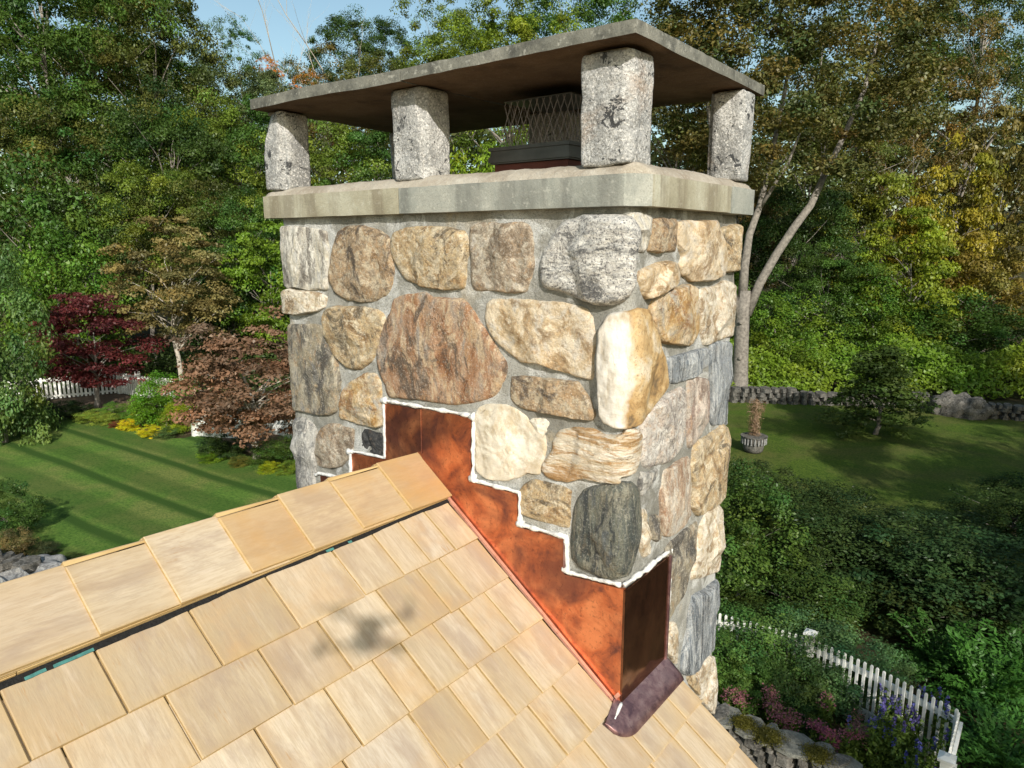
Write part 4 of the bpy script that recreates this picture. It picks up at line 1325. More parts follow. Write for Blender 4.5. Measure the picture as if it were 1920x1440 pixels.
def crown_mesh(name, seed, n_leaf, leaf, shape='round', flatn=.6, gaps=.25, nclump=90, cl=.24, hue=.25):
    """crown in unit space: x, y in -1..1, z in 0..2; foliage hangs in sprays along limbs"""
    rng = np.random.RandomState(seed)
    cs = []
    while len(cs) < nclump:
        p = rng.uniform(-1, 1, 3)
        r = np.linalg.norm(p)
        if r > 1: continue
        if shape == 'round' and r < .45 and rng.rand() < .8: continue
        q = p.copy()
        if shape == 'spread':   # layered, wide
            q[2] = p[2]*.95
            if abs(q[2]) > .85 and rng.rand() < .4: continue
        if shape == 'cone':
            k = (1-(q[2]+1)/2)*.95+.08
            q[:2] = p[:2]/max(1e-6, np.linalg.norm(p[:2]))*k*rng.uniform(.3, 1)
        if shape == 'dome' and q[2] < -.6: q[2] = -.6+rng.uniform(-.2, .1)
        # uneven outline
        nn = float(fbm(np.array([q]), 1.6, 2, seed)[0])
        if shape in ('round', 'dome', 'spread'): q[:3] = q*(1+.22*nn)
        if float(fbm(np.array([q]), 2.3, 2, seed+77)[0]) < -gaps*1.6 and rng.rand() < .75: continue
        cs.append(q)
    cs = np.array(cs)
    w = rng.uniform(.5, 1.5, nclump); w /= w.sum()
    which = rng.choice(nclump, n_leaf, p=w)
    sz = cl*rng.uniform(.55, 1.35, nclump)
    # each clump is made of smaller twigs
    off = rng.normal(0, 1, (n_leaf, 3))
    off /= (np.linalg.norm(off, axis=1, keepdims=True)+1e-6)
    off *= rng.uniform(0, 1, (n_leaf, 1))**.45
    off *= np.array([1, 1, flatn])
    P = cs[which]+off*sz[which][:, None]
    tw = fbm(P, 9.0, 2, seed+5)
    keep = tw > -.42
    P, which, off = P[keep], which[keep], off[keep]
    P[:, 2] -= .10*(P[:, 0]**2+P[:, 1]**2)
    N_ = off/(np.linalg.norm(off, axis=1, keepdims=True)+1e-6)*.6+np.array([0, 0, .75])
    size = leaf*rng.uniform(.65, 1.35, len(P))
    V = leaf_cloud(P, N_, size, seed=seed)
    V[:, 2] += 1
    br = rng.uniform(.6, 1.4, nclump)[which]*rng.uniform(.85, 1.15, len(P))
    hu = (rng.normal(0, 1, nclump)[which]*.6+rng.normal(0, 1, len(P))*.3+fbm(P, 1.4, 2, seed+3)*.8)*hue
    tint = np.stack([.5*br*(1+hu), .5*br*(1+hu*.15), .5*br*(1-hu*.45)], 1)
    return leaf_mesh(name, V, np.clip(tint, .05, 1.5)), cs


def trunk_mesh(name, seed, cs=None, r0=.05, forks=9, base_z=-1.0, lean=.08, thin=1.0, n=7):
    """trunk from z=base_z to the crown, limbs run out to some of the crown's clumps (crown z shifted by 1)"""
    rng = random.Random(seed)
    mb = MB()
    top = 1.45
    pts, rad = [], []
    px = py = 0.0
    K = 9
    for i in range(K+1):
        k = i/K
        pts.append(Vector((px, py, base_z+(top-base_z)*k)))
        rad.append(r0*(1.25 if i == 0 else 1)*(1-.85*k**1.2)*thin)
        px += rng.uniform(-lean, lean)*.5; py += rng.uniform(-lean, lean)*.5
    mb.tube(pts, rad, n)
    if cs is not None:
        idx = list(range(len(cs))); rng.shuffle(idx)
        for q in idx[:forks]:
            e = Vector(cs[q])+Vector((0, 0, 1))
            z0 = max(base_z*.3, min(top*.8, e.z-.35-.5*rng.random()))
            k = (z0-base_z)/(top-base_z)
            f = k*K; i0 = min(K-1, max(0, int(f)))
            s = pts[i0].lerp(pts[i0+1], f-i0)
            m = s.lerp(e, .5)+Vector((rng.uniform(-.07, .07), rng.uniform(-.07, .07), rng.uniform(-.02, .1)))
            rr_ = rad[i0]*.55
            mb.tube([s, s.lerp(m, .5)+Vector((0, 0, .015)), m, m.lerp(e, .55), e], [rr_, rr_*.8, rr_*.6, rr_*.4, rr_*.12], 5)
    me = bpy.data.meshes.new(name)
    me.from_pydata([tuple(v) for v in mb.v], [], mb.f)
    me.polygons.foreach_set('use_smooth', [True]*len(me.polygons))
    me.materials.append(M['bark']); me.update()
    return me


LK = 1.2
CR_ = {}
for i in range(6):
    m, cs = crown_mesh('big_crown', 100+i, 46000, .0160, 'round', .48, .16+.03*i, 120, .20, .16)
    CR_['b%d' % i] = (m, trunk_mesh('big_trunk', 200+i, cs, .045, 16))
for i in range(3):
    m, cs = crown_mesh('sparse_crown', 130+i, 17000, .017, 'round', .55, .1, 110, .17)
    CR_['s%d' % i] = (m, trunk_mesh('sparse_trunk', 230+i, cs, .02, 16))
for i in range(3):
    m, cs = crown_mesh('layered_crown', 160+i, 24000, .026, 'spread', .32, .18, 130, .22, .12)
    CR_['l%d' % i] = (m, trunk_mesh('layered_trunk', 260+i, cs, .05, 22))
for i in range(4):
    m, cs = crown_mesh('dome_crown', 180+i, 22000, .026, 'dome', .7, .4, 110, .26, .2)
    CR_['d%d' % i] = (m, trunk_mesh('dome_trunk', 280+i, cs, .05, 14))
m, cs = crown_mesh('spruce_crown', 190, 16000, .030, 'cone', .35, .6, 170, .20, .1)
CR_['c0'] = (m, trunk_mesh('spruce_trunk', 290, cs, .04, 10))

trng = random.Random(5)


def tree(name, label, cat, loc, h, r, color, var, base=.22, rot=None, bark=None, ry=None, group=None):
    """loc ground point, h height, r crown radius; the crown starts at base*h"""
    t = empty(name, loc)
    tag(t, label, cat, group)
    t.rotation_euler.z = trng.uniform(0, 6.28) if rot is None else rot
    cm, tm = CR_[var]
    c = bpy.data.objects.new('crown', cm); col.objects.link(c); c.parent = t
    rz = h*(1-base)/2
    c.location = (0, 0, h*base); c.scale = (r, ry or r, rz)
    c.color = (color[0]*LK, color[1]*LK, color[2]*LK*.8, 1)
    k = bpy.data.objects.new('trunk', tm); col.objects.link(k); k.parent = t
    # trunk mesh runs from z=-1; stretch it so that -1 meets the ground
    b_ = (h*base+1.25*rz)/2.45
    k.location = (0, 0, b_-.1); k.scale = (r, ry or r, b_)
    if bark:
        k.data = tm.copy(); k.data.materials.clear(); k.data.materials.append(bark)
    return t


def forest(u, d, vtop, r, color, var, name, label, base=.2, vground=None, bark=None, group=None, cat='tree'):
    p = at(u, d)
    g = terrain(p.x, p.y)
    p = at(u, d, v=vtop)
    h = p.z-g
    if var[0] in 'bs': base = max(base, 1-2.5*r/h)
    return tree(name, label, cat, (p.x, p.y, g-.1), h, r, color, var, base, bark=bark, group=group)


DG, MG, YG = (.036, .066, .018), (.052, .102, .022), (.105, .148, .024)
OL, BR, BG_ = (.078, .092, .026), (.115, .092, .036), (.080, .145, .020)
GG, OR, RU = (.085, .110, .050), (.34, .17, .025), (.14, .085, .03)
FG = 'woodland trees behind the garden'
T = [
 # left wood
 (25, 43, -150, 5.2, MG, 'b0', 'tall dark green tree filling the top left corner'),
 (150, 46, -90, 5.6, MG, 'b1', 'tall mid green tree, second in from the top left corner'),
 (80, 62, -190, 7.0, MG, 'b4', 'tall tree behind the top left corner trees'),
 (215, 60, -80, 5.0, OL, 'b5', 'olive tree standing behind the second tree from the top left corner'),
 (262, 47, -30, 4.6, OL, 'b2', 'olive green tree whose top reaches out to the sky left of the chimney'),
 (345, 58, 62, 4.2, GG, 'b3', 'grey green rounded tree below the sky left of the chimney'),
 (430, 62, 14, 2.7, MG, 's0', 'slim airy tree standing alone against the sky left of the chimney'),
 (420, 66, 100, 5.0, GG, 'b4', 'low grey green tree at the foot of the slim airy tree'),
 (540, 78, 88, 4.0, OL, 's1', 'brownish thin tree beside the bare birches on the skyline'),
 (655, 84, 8, 5.2, DG, 'b5', 'dark green round topped tree on the skyline left of the cap slab'),
 (715, 86, 40, 4.4, DG, 'b0', 'dark green tree leaning right of the round topped skyline tree'),
 (610, 68, 92, 4.2, BR, 's2', 'thin brown tinged tree in front of the dark skyline tree'),
 (700, 66, 86, 4.0, OL, 'b1', 'tan green tree just above the left end of the cap slab'),
 (765, 74, 105, 4.2, MG, 's0', 'small green tree in the sky gap above the cap slab'),
 (500, 60, 120, 4.6, GG, 'b2', 'grey green tree above the left cap corner'),
 (60, 39, 170, 4.2, OL, 'b3', 'olive tree under the tall top left tree'),
 (180, 40, 165, 4.0, MG, 's2', 'airy tree with pale bare twigs in the left wood'),
 (290, 42, 140, 4.2, DG, 'b4', 'dark tree with grey branches showing in the left wood'),
 (395, 45, 165, 4.0, YG, 'b5', 'yellow green tree left of the chimney cap'),
 (480, 47, 190, 4.2, MG, 'b0', 'green tree right behind the left corner pillar'),
 (40, 35, 290, 3.4, MG, 'd0', 'broad green tree at the left edge of the wood'),
 (150, 36, 330, 3.2, DG, 'b1', 'dark green tree above the red maple'),
 (255, 37, 290, 3.2, YG, 'b2', 'yellow green tree in the middle of the left wood'),
 (350, 38, 310, 3.2, OL, 'b3', 'olive tree left of the coping'),
 (435, 38, 330, 3.0, MG, 'b4', 'mid green tree left of the pale corner stones'),
 (505, 35, 395, 2.7, (.10, .17, .02), 'l0', 'bright green layered tree touching the left edge of the chimney'),
 (100, 32, 405, 2.6, BG_, 'd1', 'bright green bushy tree between the left edge and the red maple'),
 (420, 36, 450, 2.4, DG, 'd2', 'dark bush behind the pink brown maple'),
 (620, 46, 215, 4.4, YG, 'b5', 'yellow green tree seen between the two left pillars'),
 (720, 44, 235, 4.0, MG, 'b0', 'green tree seen left of the middle pillar'),
 (905, 40, 250, 3.4, (.13, .20, .02), 'd3', 'bright yellow green tree seen between pillars below the cap'),
 (1010, 46, 225, 3.8, BG_, 'b1', 'green tree seen behind the wire screen'),
 # middle, above the cap
 (830, 60, -50, 4.4, (.10, .14, .025), 's1', 'green tree whose left edge meets the sky above the cap slab'),
 (860, 54, 10, 4.0, YG, 'b2', 'yellow green tree above the middle of the cap slab'),
 (960, 50, -40, 4.6, (.12, .17, .022), 'b3', 'sunlit yellow tinged tree left of the cap peak'),
 (1080, 58, -90, 5.2, MG, 'b4', 'tall green tree right above the cap peak'),
 (1180, 62, -60, 5.0, DG, 's2', 'dark airy tree with sky showing through right of the cap peak'),
 (1275, 42, 20, 3.8, BR, 'b5', 'brownish tree just right of the cap peak'),
 # right wood
 (1420, 54, -140, 5.6, DG, 's0', 'dark tall tree with sky gaps right of the cap'),
 (1530, 50, -120, 5.4, OL, 's1', 'tall olive tree with sky gaps at the top right'),
 (1650, 54, -100, 5.6, DG, 's2', 'tall dark thin leaved tree near the top right sky gap'),
 (1760, 50, -20, 4.8, BR, 's0', 'brown tinged thin tree under the top right sky gap'),
 (1850, 64, -160, 6.5, DG, 'b0', 'dark tall tree closing the top right corner'),
 (1880, 52, -60, 5.0, OL, 's1', 'tall thin olive tree in the top right corner'),
 (1560, 44, 120, 4.2, OL, 'b1', 'olive brown tree behind the great forked tree'),
 (1690, 46, 110, 4.2, BR, 's2', 'rusty brown tree above the yellow maple'),
 (1800, 40, 235, 2.8, (.21, .18, .022), 'l1', 'yellow and orange maple in the right wood'),
 (1900, 42, 190, 3.4, (.12, .10, .03), 'l2', 'rust coloured maple at the right edge'),
 (1640, 42, 300, 3.2, (.14, .16, .025), 'l0', 'yellowing green tree left of the yellow maple'),
 (1490, 40, 330, 3.4, DG, 'b2', 'dark green tree in the shade right of the forked trunk'),
 (1870, 38, 380, 2.8, (.15, .12, .03), 'l1', 'orange brown maple low at the right edge'),
 (1720, 37, 380, 2.8, (.15, .19, .02), 'l2', 'yellow green maple below the yellow and orange one'),
 (1560, 37, 430, 2.8, MG, 'b3', 'green understorey tree right of the forked trunk'),
 (1470, 34, 545, 2.2, (.085, .15, .02), 'd0', 'bright green bush beside the foot of the forked tree'),
 (1640, 36, 500, 2.6, (.085, .145, .02), 'd1', 'vivid green vine covered bush in the right wood'),
 (1800, 35, 540, 2.8, MG, 'd2', 'broad green bush behind the right stone wall'),
 (1910, 35, 560, 2.8, DG, 'd3', 'dark green bush at the right edge behind the stone wall'),
 (1380, 44, 260, 3.6, BR, 'b4', 'brownish tree behind the right pillar'),
 (600, 38, 430, 3.0, MG, 'd0', 'green bush hidden behind the left part of the chimney'),
 (720, 39, 420, 3.2, DG, 'd1', 'dark bush hidden behind the big brown slab'),
 (850, 38, 440, 3.0, BG_, 'd2', 'bright green bush hidden behind the middle of the chimney'),
 (970, 40, 420, 3.2, MG, 'd3', 'green bush hidden behind the granite boulder'),
 (1090, 39, 430, 3.0, DG, 'd0', 'dark bush hidden behind the corner of the chimney'),
 (1210, 38, 420, 3.2, MG, 'd1', 'green bush hidden behind the right face of the chimney'),
 (1310, 37, 450, 2.8, BG_, 'd2', 'bright bush hidden just behind the right edge of the chimney'),
 (1300, 46, 320, 3.8, DG, 'b5', 'dark tree seen under the cap between the right pillars'),
]
for (u, d, vt, r, c, va, lab) in T:
    forest(u, d, vt, r, c, va, 'woodland_tree' if 'bush' not in lab else 'woodland_bush', lab, base=.12 if va[0] != 'd' else .03, group=FG, cat='bush' if 'bush' in lab else 'tree')

# a far slope of woods that closes the view between the nearer trunks
n = 60000
rg = np.random.RandomState(4)
U = rg.uniform(-500, 2400, n); D = rg.uniform(96, 118, n)
hh = rg.uniform(0, 1, n)**.8
F2d = np.array([-math.sin(YAW), math.cos(YAW)]); R2d = np.array([math.cos(YAW), math.sin(YAW)])
lat = (U-960)/FPX*D
XY = CAM[:2]+D[:, None]*F2d+lat[:, None]*R2d
top = 15+3.0*fbm(np.c_[lat*.1, 0*lat, 0*lat], 1.0, 3, 3)
Z = GZ+.13*(D-44)+hh*top
P = np.c_[XY, Z]
keep = fbm(P, .18, 2, 8) > -.35
P = P[keep]
Vv = leaf_cloud(P, np.tile([0, -.3, .6], (len(P), 1)), .62*rg.uniform(.6, 1.3, len(P)), seed=3)
b = rg.uniform(.6, 1.3, len(P))*(1+.3*fbm(P, .12, 2, 5))
hu = .35*fbm(P, .09, 2, 15)
me = leaf_mesh('far_woods', Vv, np.clip(np.stack([.5*b*(1+hu), .5*b, .5*b*(1-hu*.4)], 1), .05, 1.5))
o = bpy.data.objects.new('far_woods', me); col.objects.link(o); o.color = (.07, .085, .03, 1)
tag(o, 'far wooded slope closing the view behind the trees', 'woods', kind='stuff')


# ------------------------------------------------------------------ named garden trees
def garden(u, v, d, vtop, r, c, var, name, label, base=.2, bark=None, cat='tree'):
    g = gp(u, v)
    dd = -math.sin(YAW)*(g.x-CAM[0])+math.cos(YAW)*(g.y-CAM[1])
    top = at(u, dd, v=vtop)
    return tree(name, label, cat, (g.x, g.y, GZ-.02), top.z-GZ, r, c, var, base, bark=bark)


garden(182, 765, 0, 535, 2.3, (.09, .020, .026), 'l0', 'red_maple', 'deep red Japanese style maple in front of the white fence', .13)
garden(480, 860, 0, 566, 2.5, (.17, .098, .075), 'l1', 'pink_maple', 'pinkish brown maple with a pale trunk left of the chimney', .10, M['bark_pale'])
garden(345, 745, 0, 400, 2.5, (.155, .125, .055), 'l2', 'thin_tree', 'thin olive brown tree with a slim pale trunk', .30, M['bark_pale'])
garden(10, 830, 0, 470, 1.75, (.080, .135, .042), 'd0', 'green_tree', 'light green tree on the left edge in front of the fence', -.12)
garden(1640, 815, 0, 635, 2.3, (.055, .085, .022), 'c0', 'spruce', 'small dark spruce standing on the right hand lawn', .02)


# the great forked tree
def oak():
    g = gp(1388, 748)
    d0 = -math.sin(YAW)*(g.x-CAM[0])+math.cos(YAW)*(g.y-CAM[1])
    t = empty('forked_tree', g)
    tag(t, 'great pale barked tree with a forked trunk rising right of the chimney', 'tree')

    def q(u, v, dd=0.0):
        p = at(u, d0+dd, v=v)
        return p-g
    mb = MB()
    tr = [q(1384, 752), q(1386, 735), q(1388, 700), q(1390, 640), q(1392, 590), q(1396, 545)]
    mb.tube(tr, [.50, .38, .32, .30, .29, .25], 14)
    mb.tube([q(1400, 590), q(1425, 530), q(1455, 478), q(1490, 425), q(1520, 385), q(1545, 330, .5), q(1580, 260, 1), q(1620, 170, 1.5), q(1650, 60, 2)], [.21, .19, .175, .165, .15, .13, .11, .09, .04], 10)
    mb.tube([q(1392, 560), q(1396, 500), q(1405, 440, .3), q(1425, 385, .5), q(1445, 300, .8), q(1470, 180, 1), q(1490, 60, 1)], [.21, .18, .155, .13, .11, .09, .04], 10)
    mb.tube([q(1386, 600), q(1370, 530), q(1368, 440, -.3), q(1350, 350, -.5), q(1330, 220, -.5), q(1310, 90)], [.16, .14, .12, .10, .08, .03], 10)
    mb.tube([q(1425, 390, .5), q(1450, 350, .2), q(1480, 300, 0), q(1500, 250)], [.10, .08, .06, .03], 7)
    tk = mb.build('trunk', M['bark_pale'] if False else M['bark'], t, True)
    mb = MB()
    for (u, v) in ((1389, 605), (1388, 672)):
        c = q(u, v, -.31)
        mb = MB(); mb.tube([c, c+Vector((.03, -.04, 0))], [.09, .06], 8)
        mb.build('branch_scar', M['bark'], tk)
    rng = np.random.RandomState(9)
    cs = []
    while len(cs) < 230:
        u, v = rng.uniform(1225, 1790), rng.uniform(-190, 420)
        e = ((u-1500)/285)**2+((v-90)/280)**2
        if e > 1: continue
        if v > 330 and 1500 < u: continue
        if v > 250 and u > 1420 and rng.rand() < .6: continue
        dd = rng.uniform(-4.5, 5)*math.sqrt(max(.05, 1-e))
        p = q(u, v, dd)
        if float(fbm(np.array([p])*.5, 1.0, 2, 31)[0]) < -.28: continue
        cs.append(tuple(p))
    cs = np.array(cs)
    n = 95000
    wh = rng.choice(len(cs), n)
    off = rng.normal(0, 1, (n, 3)); off /= np.linalg.norm(off, axis=1, keepdims=True)
    off *= rng.uniform(0, 1, (n, 1))**.5*np.array([1, 1, .55])
    P = cs[wh]+off*rng.uniform(.6, 1.25, len(cs))[wh][:, None]
    keep = fbm(P, 1.5, 2, 5) > -.35
    P, wh, off = P[keep], wh[keep], off[keep]
    V = leaf_cloud(P, off*.6+np.array([0, 0, .7]), .082*rng.uniform(.65, 1.3, len(P)), seed=8)
    br = rng.uniform(.7, 1.3, len(cs))[wh]*rng.uniform(.7, 1.3, len(P))
    hu = rng.normal(0, .14, len(cs))[wh]+rng.normal(0, .08, len(P))
    me = leaf_mesh('crown', V, np.clip(np.stack([.5*br*(1+hu), .5*br, .5*br*(1-hu*.4)], 1), .04, 1.5))
    c = bpy.data.objects.new('crown', me); col.objects.link(c); c.parent = t
    c.color = (.115, .112, .034, 1)


oak()


# bare birches on the skyline
def bare(u, d, v0, v1, seed, lab, lean=.1):
    rng = random.Random(seed)
    b_ = at(u, d, v=v0); t_ = at(u+rng.uniform(-30, 40), d, v=v1)
    g = terrain(b_.x, b_.y)
    t = empty('bare_tree', (b_.x, b_.y, g)); tag(t, lab, 'tree')
    mb = MB()
    H = t_.z-g

    def br(p, dr, L, r, k):
        pts = [p]; d_ = dr.normalized()
        for i in range(4):
            d_ = (d_+Vector((rng.uniform(-.16, .16), rng.uniform(-.16, .16), .04))).normalized()
            pts.append(pts[-1]+d_*L/4)
        mb.tube(pts, [r, r*.85, r*.65, r*.45, r*.2], 5)
        if k:
            for i in range(5 if k > 1 else 4):
                q = pts[1+i % 4]
                br(q, d_+Vector((rng.uniform(-.8, .8), rng.uniform(-.8, .8), rng.uniform(-.1, .4))), L*rng.uniform(.35, .55), r*.4, k-1)
    br(Vector((0, 0, 0)), Vector((lean, 0, 1)), H*.8, .13, 3)
    mb.build('trunk', M['bark_pale'], t)


bare(545, 72, 220, 25, 3, 'bare pale branched birch against the sky left of the cap', .05)
bare(600, 74, 230, 40, 6, 'second bare birch leaning right against the sky', .14)
for (u, d, v, s, lab) in ((572, 70, 120, 1.5, 'small orange leaved sapling between the bare birches'), (500, 66, 92, 1.2, 'small orange topped sapling left of the bare birches')):
    forest(u, d, v, s, (.42, .17, .02), 's1', 'orange_sapling', lab, .45)


# ------------------------------------------------------------------ shrubs and beds
def shrub(u, v, vtop, r, c, var, label, name='shrub', cat='shrub', group=None, ry=None, base=.02):
    g = gp(u, v)
    dd = -math.sin(YAW)*(g.x-CAM[0])+math.cos(YAW)*(g.y-CAM[1])
    top = at(u, dd, v=vtop)
    return tree(name, label, cat, (g.x, g.y, GZ-.05), top.z-GZ, r, c, var, base, group=group, ry=ry)


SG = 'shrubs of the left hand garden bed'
shrub(312, 800, 690, 1.15, (.09, .19, .015), 'd1', 'bright green mounded shrub between the two maples', group=SG)
shrub(285, 800, 735, .75, (.08, .17, .02), 'd2', 'darker green shrub at the foot of the bright green mound', group=SG)
shrub(345, 812, 745, .7, (.20, .25, .02), 'd3', 'yellow leaved shrub below the pink maple', group=SG)
shrub(225, 786, 752, .75, (.09, .17, .03), 'd0', 'leafy hosta clump right of the red maple trunk', group=SG)
shrub(180, 792, 764, .65, (.22, .27, .05), 'd1', 'pale yellow green hosta clump under the red maple', group=SG)
shrub(205, 795, 770, .45, (.20, .25, .05), 'd2', 'second pale hosta clump nearer the lawn', group=SG)
shrub(242, 806, 782, .38, (.50, .42, .02), 'd3', 'small bright yellow clump at the lawn edge', group=SG)
shrub(284, 818, 795, .45, (.48, .42, .02), 'd0', 'larger bright yellow clump at the bulge of the bed', group=SG)
shrub(262, 790, 768, .38, (.36, .34, .03), 'd2', 'yellow clump in front of the bright green mound', group=SG)
shrub(315, 818, 797, .55, (.09, .14, .05), 'd1', 'low grey green cushion at the lawn edge', group=SG)
shrub(218, 801, 786, .25, (.16, .05, .03), 'd2', 'small russet clump at the lawn edge', group=SG)
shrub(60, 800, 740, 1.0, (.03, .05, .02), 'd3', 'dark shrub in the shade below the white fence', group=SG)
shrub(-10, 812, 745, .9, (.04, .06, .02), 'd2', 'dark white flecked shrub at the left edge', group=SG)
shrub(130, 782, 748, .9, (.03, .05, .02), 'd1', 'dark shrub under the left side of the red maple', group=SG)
shrub(425, 858, 805, .75, (.035, .06, .02), 'd0', 'dark low shrub left of the pink maple trunk', group=SG)
shrub(400, 862, 835, .5, (.11, .19, .02), 'd1', 'fresh green clump at the left end of the maple bed', group=SG)
shrub(530, 868, 818, .9, (.05, .09, .02), 'd2', 'green shrub touching the chimney above the maple bed', group=SG)
shrub(505, 884, 862, .35, (.24, .28, .02), 'd3', 'yellow green clump right of the pink maple trunk', group=SG)
shrub(548, 888, 862, .4, (.13, .19, .03), 'd0', 'low green clump against the left edge of the chimney', group=SG)
shrub(450, 872, 852, .35, (.12, .12, .03), 'd1', 'low brownish clump in front of the maple trunk', group=SG)
shrub(15, 1010, 905, .8, (.045, .085, .02), 'd0', 'dark green shrub at the left edge of the lawn')
shrub(28, 1058, 985, .45, (.15, .11, .05), 'd1', 'small bronze leaved shrub above the boulder')
shrub(75, 1045, 1010, .4, (.05, .06, .03), 'd2', 'low dark plant behind the boulder')
shrub(125, 1058, 1035, .3, (.04, .06, .02), 'd3', 'small dark plant right of the boulder')

RG = 'large shrubs beyond the white picket fence'
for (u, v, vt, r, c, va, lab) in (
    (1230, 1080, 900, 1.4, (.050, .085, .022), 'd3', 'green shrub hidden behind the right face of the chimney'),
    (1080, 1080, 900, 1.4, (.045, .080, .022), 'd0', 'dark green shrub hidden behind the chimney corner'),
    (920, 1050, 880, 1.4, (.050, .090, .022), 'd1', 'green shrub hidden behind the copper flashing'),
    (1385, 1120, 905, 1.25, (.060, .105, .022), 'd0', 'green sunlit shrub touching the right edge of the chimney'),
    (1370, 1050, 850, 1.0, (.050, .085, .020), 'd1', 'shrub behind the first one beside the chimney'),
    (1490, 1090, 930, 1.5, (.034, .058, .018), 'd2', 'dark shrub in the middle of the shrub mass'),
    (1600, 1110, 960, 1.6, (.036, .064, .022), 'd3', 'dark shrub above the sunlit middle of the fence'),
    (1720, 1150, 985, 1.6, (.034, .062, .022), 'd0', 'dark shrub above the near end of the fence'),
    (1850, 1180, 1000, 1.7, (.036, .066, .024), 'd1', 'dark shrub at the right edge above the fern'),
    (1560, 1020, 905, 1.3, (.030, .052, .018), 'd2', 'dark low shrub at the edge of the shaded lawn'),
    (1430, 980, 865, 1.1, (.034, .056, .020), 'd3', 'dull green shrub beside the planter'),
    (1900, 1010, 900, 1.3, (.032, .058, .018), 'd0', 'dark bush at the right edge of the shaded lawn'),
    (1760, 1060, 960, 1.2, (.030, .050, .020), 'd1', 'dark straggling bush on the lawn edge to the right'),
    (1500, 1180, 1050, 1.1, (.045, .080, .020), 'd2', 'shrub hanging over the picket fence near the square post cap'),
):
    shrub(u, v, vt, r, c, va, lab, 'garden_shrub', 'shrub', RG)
# low shrubs planted inside the fence
FGp = 'plants in the bed inside the picket fence'
for (u, v, vt, r, c, va, lab) in (
    (1370, 1266, 1134, .85, (.075, .145, .035), 'd1', 'leafy green shrub inside the fence next to the chimney'),
    (1440, 1280, 1142, .85, (.080, .150, .040), 'd2', 'tall leafy green shrub inside the fence, second from the chimney'),
    (1515, 1295, 1150, .85, (.070, .135, .060), 'd3', 'blue green shrub in the middle of the fenced bed'),
    (1588, 1315, 1185, .80, (.068, .130, .055), 'd0', 'blue green shrub left of the blue flower spikes'),
    (1550, 1330, 1225, .55, (.075, .140, .055), 'd3', 'lower blue green shrub in front of the middle one'),
    (1480, 1335, 1230, .50, (.085, .150, .045), 'd2', 'low leafy green shrub behind the wide pale pink flowers'),
    (1400, 1325, 1225, .45, (.085, .155, .035), 'd0', 'low leafy green shrub behind the small pink flowers'),
    (1365, 1325, 1275, .30, (.13, .19, .02), 'd3', 'low yellow green plant by the stone wall at the chimney'),
    (1500, 1370, 1310, .38, (.045, .085, .025), 'd1', 'low dark green plant along the stone wall'),
):
    shrub(u, v, vt, r, c, va, lab, 'bed_shrub', 'shrub', FGp)


# ferny green plants in the lower right corner
def fern_mesh(seed, n_fr=46, leaflets=26):
    rng = np.random.RandomState(seed)
    C, N_, S = [], [], []
    for k in range(n_fr):
        a = rng.uniform(0, 6.28); tilt = rng.uniform(.25, 1.15); L = rng.uniform(.6, 1.1)
        p = np.zeros(3); d = np.array([math.cos(a)*math.sin(tilt), math.sin(a)*math.sin(tilt), math.cos(tilt)])
        side = np.array([-math.sin(a), math.cos(a), 0])
        for i in range(leaflets):
            p = p+d*L/leaflets
            d = d+np.array([0, 0, -.045]); d /= np.linalg.norm(d)
            w = .20*math.sin(math.pi*(i+2)/(leaflets+3))
            for s in (-1, 1):
                for q in (.35, .75):
                    C.append(p+side*s*w*q+rng.normal(0, .006, 3)); N_.append(np.cross(d, side)*1.0+[0, 0, .6]); S.append(.045)
    C, N_, S = np.array(C), np.array(N_), np.array(S)
    V = leaf_cloud(C, N_, S, .35, seed)
    b = rng.uniform(.35, .65, len(C))
    return leaf_mesh('fern_foliage', V, np.stack([b, b, b*.9], 1))


fm = [fern_mesh(3), fern_mesh(4)]
for i, (u, v, s, c, lab) in enumerate((
    (1850, 1330, 1.15, (.055, .150, .025), 'feathery green plant right of the fence corner'),
    (1760, 1260, .95, (.05, .125, .025), 'feathery green plant leaning over the fence'),
    (1925, 1290, 1.1, (.045, .12, .025), 'feathery plant cut by the right edge of the picture'),
    (1880, 1450, 1.0, (.055, .15, .03), 'feathery green plant in the lower right corner'),
    (1680, 1440, .6, (.08, .15, .025), 'feathery plant among the blue flowers'))):
    g = gp(u, v)
    o = bpy.data.objects.new('feathery_plant', fm[i % 2]); col.objects.link(o)
    o.location = (g.x, g.y, GZ); o.scale = (s, s, s*1.15); o.rotation_euler.z = i*1.3; o.color = (*c, 1)
    tag(o, lab, 'plant', 'feathery green plants')

# undergrowth on the bank behind the dry stone wall
n = 72000
rg = np.random.RandomState(14)
U = rg.uniform(560, 2050, n); D = rg.uniform(29.5, 35, n)
lat = (U-960)/FPX*D
XY = CAM[:2]+D[:, None]*F2d+lat[:, None]*R2d
hh = (1.6+.9*fbm(np.c_[lat*.35, D*.35, 0*D], 1.0, 3, 6))*np.clip((D-29.2)/1.8, .2, 1)
P = np.c_[XY, GZ+hh*rg.uniform(.1, 1, n)**.5]
keep = fbm(P, 1.6, 2, 3) > -.4
P = P[keep]
V = leaf_cloud(P, np.tile([.2, -.3, .7], (len(P), 1)), .085*rg.uniform(.6, 1.4, len(P)), seed=6)
b = rg.uniform(.35, .68, len(P)); hu = .3*fbm(P, .5, 2, 9)
me = leaf_mesh('undergrowth', V, np.clip(np.stack([b*(1+hu), b, b*(1-hu*.5)], 1), .05, 1.4))
o = bpy.data.objects.new('undergrowth', me); col.objects.link(o); o.color = (.125, .205, .018, 1)
tag(o, 'bright green creeping undergrowth on the bank behind the stone wall', 'undergrowth', kind='stuff')
